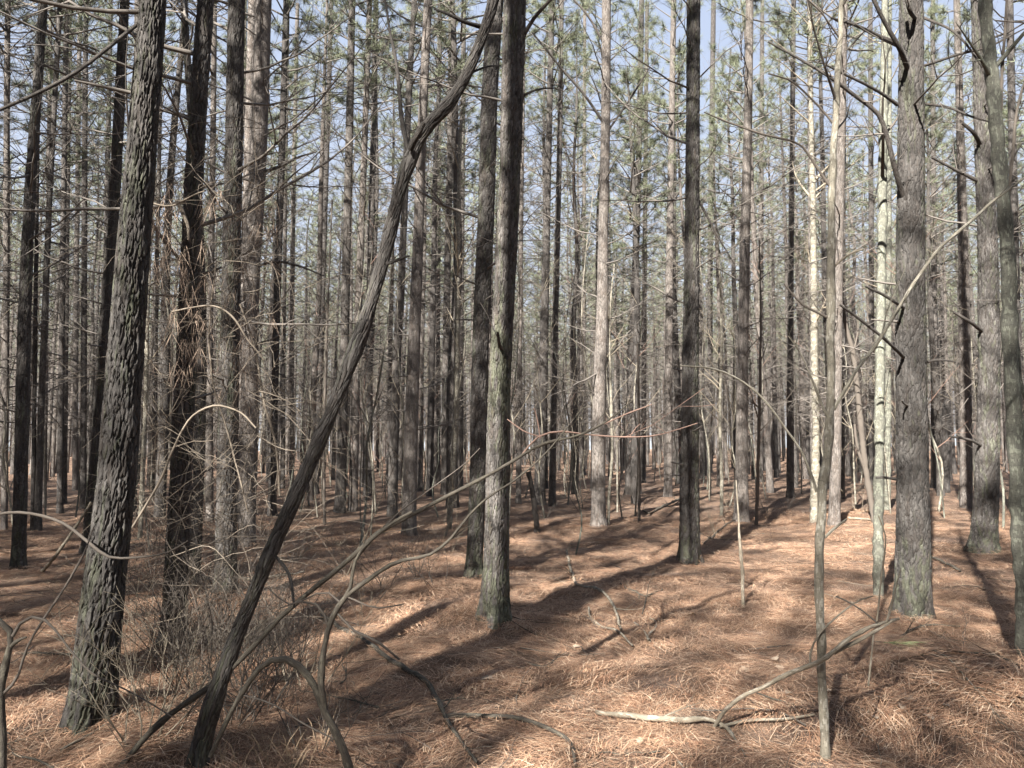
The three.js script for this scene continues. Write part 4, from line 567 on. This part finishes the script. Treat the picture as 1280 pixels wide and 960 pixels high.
{ // dry grass blades and dead leaves
  const r = rng(99), tuftAt = (x, y, n, h, label, group) => { const b = onGround(x, y), t = thing('dry_grass_tuft', label, 'grass tuft', b, group), g = new GB(); for (let k = 0; k < n; k++) { const a = r() * 6.28, d = V(Math.cos(a) * (0.15 + 0.5 * r()), 1, Math.sin(a) * (0.15 + 0.5 * r())).normalize(); g.blade(V((r() - 0.5) * 0.12, -0.01, (r() - 0.5) * 0.12), d, h * (0.5 + 0.7 * r()), 0.0016 + 0.0014 * r(), h * 0.35 * r()); } part('blades', g.geo(), M.straw, t); };
  tuftAt(345, 955, 16, 0.26, 'dry straw coloured grass tuft under the hooped stem', 'dry grass tufts'); tuftAt(395, 935, 14, 0.26, 'dry straw coloured grass tuft under the hooped stem', 'dry grass tufts'); tuftAt(372, 962, 14, 0.24, 'dry straw coloured grass tuft under the hooped stem', 'dry grass tufts'); tuftAt(285, 965, 10, 0.2, 'dry straw coloured grass tuft under the hooped stem', 'dry grass tufts');
  const leafG = (() => { const s = new THREE.Shape(); s.moveTo(0, -0.05); for (const [x, y] of [[0.012, -0.03], [0.03, -0.028], [0.022, -0.01], [0.038, 0.004], [0.02, 0.016], [0.026, 0.034], [0, 0.055], [-0.026, 0.034], [-0.02, 0.016], [-0.038, 0.004], [-0.022, -0.01], [-0.03, -0.028], [-0.012, -0.03]]) s.lineTo(x, y); const g = new THREE.ShapeGeometry(s); g.rotateX(-Math.PI / 2); const p = g.attributes.position; for (let k = 0; k < p.count; k++) p.setY(k, 9 * p.getX(k) ** 2 - 3 * p.getZ(k) ** 2 + 0.006); g.computeVertexNormals(); return g; })();
  for (const [x, y, s] of [[968, 826, 1.1], [1132, 878, 1.2], [1128, 886, 0.9], [1164, 862, 1.1], [1262, 880, 1], [1278, 876, 1], [866, 771, 1.1], [865, 770, 0.8], [698, 892, 0.8], [610, 852, 1], [1180, 887, 0.8], [1228, 738, 1], [1038, 868, 0.8], [1092, 900, 0.8], [800, 930, 0.7], [985, 870, 0.8], [975, 839, 0.9], [720, 812, 0.7], [1160, 900, 0.8], [930, 840, 0.8]]) { const b = onGround(x, y), m = new THREE.Mesh(leafG, M.leaf); m.name = numbered('dead_leaf'); m.position.copy(b).add(V(0, 0.014, 0)); m.rotation.set((r() - 0.5) * 0.7, r() * 6.28, (r() - 0.5) * 0.7); m.scale.setScalar(s); m.castShadow = m.receiveShadow = true; scene.add(tag(m, 'pale curled dead leaf lying on the brown needles', 'leaf', 'dead leaves on the needles')); }
}
{ // a green pine sprig dropped on the needle heap
  const r = rng(64), b = onGround(1122, 812), t = thing('pine_sprig', 'fresh green pine needle sprig lying on the needle heap', 'pine sprig', b), g = new GB(), w = new GB(); w.tube([V(-0.16, 0.05, -0.05), V(-0.05, 0.05, -0.01), V(0.06, 0.04, 0.03)], [0.004, 0.0035, 0.003], 5); for (let k = 0; k < 22; k++) { const f = r(), d = V(0.8 + 0.3 * r(), (r() - 0.35) * 0.5, 0.25 + (r() - 0.5) * 0.7).normalize(); g.blade(V(-0.1 + 0.16 * f, 0.05, -0.02 + 0.05 * f), d, 0.13 + 0.07 * r(), 0.0013, 0.03 * r()); } part('stem', w.geo(), M.stickDark, t); part('needles', g.geo(), M.leafGreen, t);
}
{ // bare shrubs round the foot of the slanting dead tree and by the vine covered pines
  const r = rng(1212), put = (x, y, n, h, mat, label, group) => { const b = onGround(x, y), t = thing('bare_shrub', label, 'shrub', b, group); for (let k = 0; k < n; k++) { const a = r() * 6.28, g = new GB(); grow(g, V(Math.cos(a) * 0.12 * r(), -0.03, Math.sin(a) * 0.12 * r()), V(Math.cos(a) * (0.2 + 0.7 * r()), 1, Math.sin(a) * (0.2 + 0.7 * r())), h * (0.5 + 0.7 * r()), 0.0028 + 0.0025 * r(), 0, { ...deadOpts, wob: 0.34, trop: -0.1, step: 0.09, kids: [9, 3], ang: 0.7, rmin: 0.001 }, r); part('stem', g.geo(), mat, t); } };
  const L = 'tangled leafless brown shrub around the foot of the slanting dead tree', G = 'leafless shrubs by the slanting dead tree';
  for (const [x, y, n, h] of [[205, 900, 9, 0.9], [245, 870, 10, 1.0], [290, 905, 10, 0.8], [330, 890, 10, 0.75], [355, 850, 9, 0.8], [215, 840, 11, 1.0], [180, 930, 8, 0.7], [310, 830, 10, 0.9], [400, 940, 6, 0.5], [270, 800, 11, 1.0], [240, 815, 10, 1.1], [300, 860, 9, 0.9], [380, 860, 7, 0.7]]) put(x, y, Math.round(n * 1.5), h, r() < 0.75 ? M.twigDark : M.twig, L, G);
  const L2 = 'thin bare brush between the pine trunks', G2 = 'brush between the pines';
  for (const [x, y, n, h] of [[480, 735, 6, 0.7], [520, 720, 6, 0.8], [550, 735, 5, 0.7], [455, 760, 5, 0.6], [430, 720, 5, 0.8], [370, 700, 6, 1], [895, 670, 6, 0.9], [800, 640, 8, 1.2], [770, 630, 8, 1.3], [680, 650, 7, 1.1], [705, 622, 8, 1.2], [725, 622, 8, 1], [910, 640, 7, 1.3], [960, 640, 7, 1.4], [1075, 640, 8, 1.6], [340, 690, 7, 1.2], [260, 720, 7, 1.4], [190, 690, 6, 1.2], [985, 640, 6, 1.3], [560, 690, 6, 1]]) put(x, y, n, h, r() < 0.5 ? M.twig : M.twigDark, L2, G2);
}
{ // vines and caught dead needles on the pair of dark pines
  const r = rng(1717), vine = new GB(), hang = new GB();
  for (let k = 0; k < 420; k++) {
    const x0 = 195 + 150 * r(), y0 = 150 + 640 * Math.pow(r(), 0.8), d = 5.4 + 1.6 * r(); const p = at(x0, Math.min(y0, 780), d), a = r() * 6.28;
    grow(vine, p, V(Math.cos(a) * 0.8, (r() - 0.3) * 1.6, Math.sin(a) * 0.5), 0.4 + 0.9 * r(), 0.0022 + 0.0018 * r(), 0, { wob: 0.55, trop: -0.5, step: 0.08, kids: [2.5, 1], ang: 0.9, shrink: 0.5, sides: [4, 3, 3], rmin: 0.001, taper: 0.6 }, r);
  }
  const drop = (x, y, d, n) => { const p = at(x, y, d); for (let k = 0; k < n; k++) { const a = r() * 6.28, dd = V(Math.cos(a) * 0.5 * r(), -1 + 0.5 * r(), Math.sin(a) * 0.5 * r()).normalize(); hang.blade(p.clone().add(V((r() - 0.5) * 0.06, (r() - 0.5) * 0.06, (r() - 0.5) * 0.06)), dd, 0.11 + 0.1 * r(), 0.0017, 0.02 * r()); } };
  for (let k = 0; k < 60; k++) drop(230 + (r() + r() - 1) * 48, 225 + 240 * r(), 5.3 + 0.7 * r(), 7);
  for (let k = 0; k < 60; k++) drop(310 + (r() + r() - 1) * 40, 250 + 260 * r(), 6.1 + 0.6 * r(), 7);
  for (let k = 0; k < 20; k++) drop(190 + (r() + r() - 1) * 30, 170 + 160 * r(), 5 + 0.6 * r(), 8);
  const root = new THREE.Group(); root.name = 'vine_tangle'; scene.add(tag(root, 'tangle of dead vines and caught brown needles hung on the dark pines', 'vines', null, 'stuff'));
  for (const [n, g, m] of [['vines', vine, M.vine], ['caught_needles', hang, M.hang]]) part(n, g.geo(), m, root).userData.kind = 'stuff';
  const arcs = [[[[165, 660, 3], [200, 600, 3], [215, 565, 3], [240, 520, 2.8], [270, 507, 2.6], [300, 515, 2.4], [320, 535, 2]], 5.1], [[[300, 380, 2.5], [320, 440, 2.8], [330, 500, 3], [345, 560, 3], [350, 620, 2.4]], 6], [[[215, 390, 2.4], [240, 385, 2.6], [270, 383, 2.6], [290, 395, 2.4], [310, 425, 2.2], [330, 450, 1.8]], 5.3], [[[175, 245, 2], [195, 255, 2.4], [215, 257, 2.4], [240, 245, 2.2], [258, 238, 1.6]], 4.6], [[[222, 250, 4], [228, 265, 4.5], [235, 285, 4.5], [236, 300, 3]], 5.5], [[[270, 330, 2], [262, 400, 2.4], [265, 470, 2.4], [290, 560, 2.4], [310, 640, 2]], 5.6]];
  arcs.forEach(([p, d]) => stemThing('dead_vine', 'pale dead vine looping over the dark vine covered trunks', 'vine', p, M.vine, { depth: d, hang: true, part: 'stem', sides: 6, step: 0.05, group: 'looping dead vines' }));
}
scene.add(camera);
renderer.render(scene, camera);
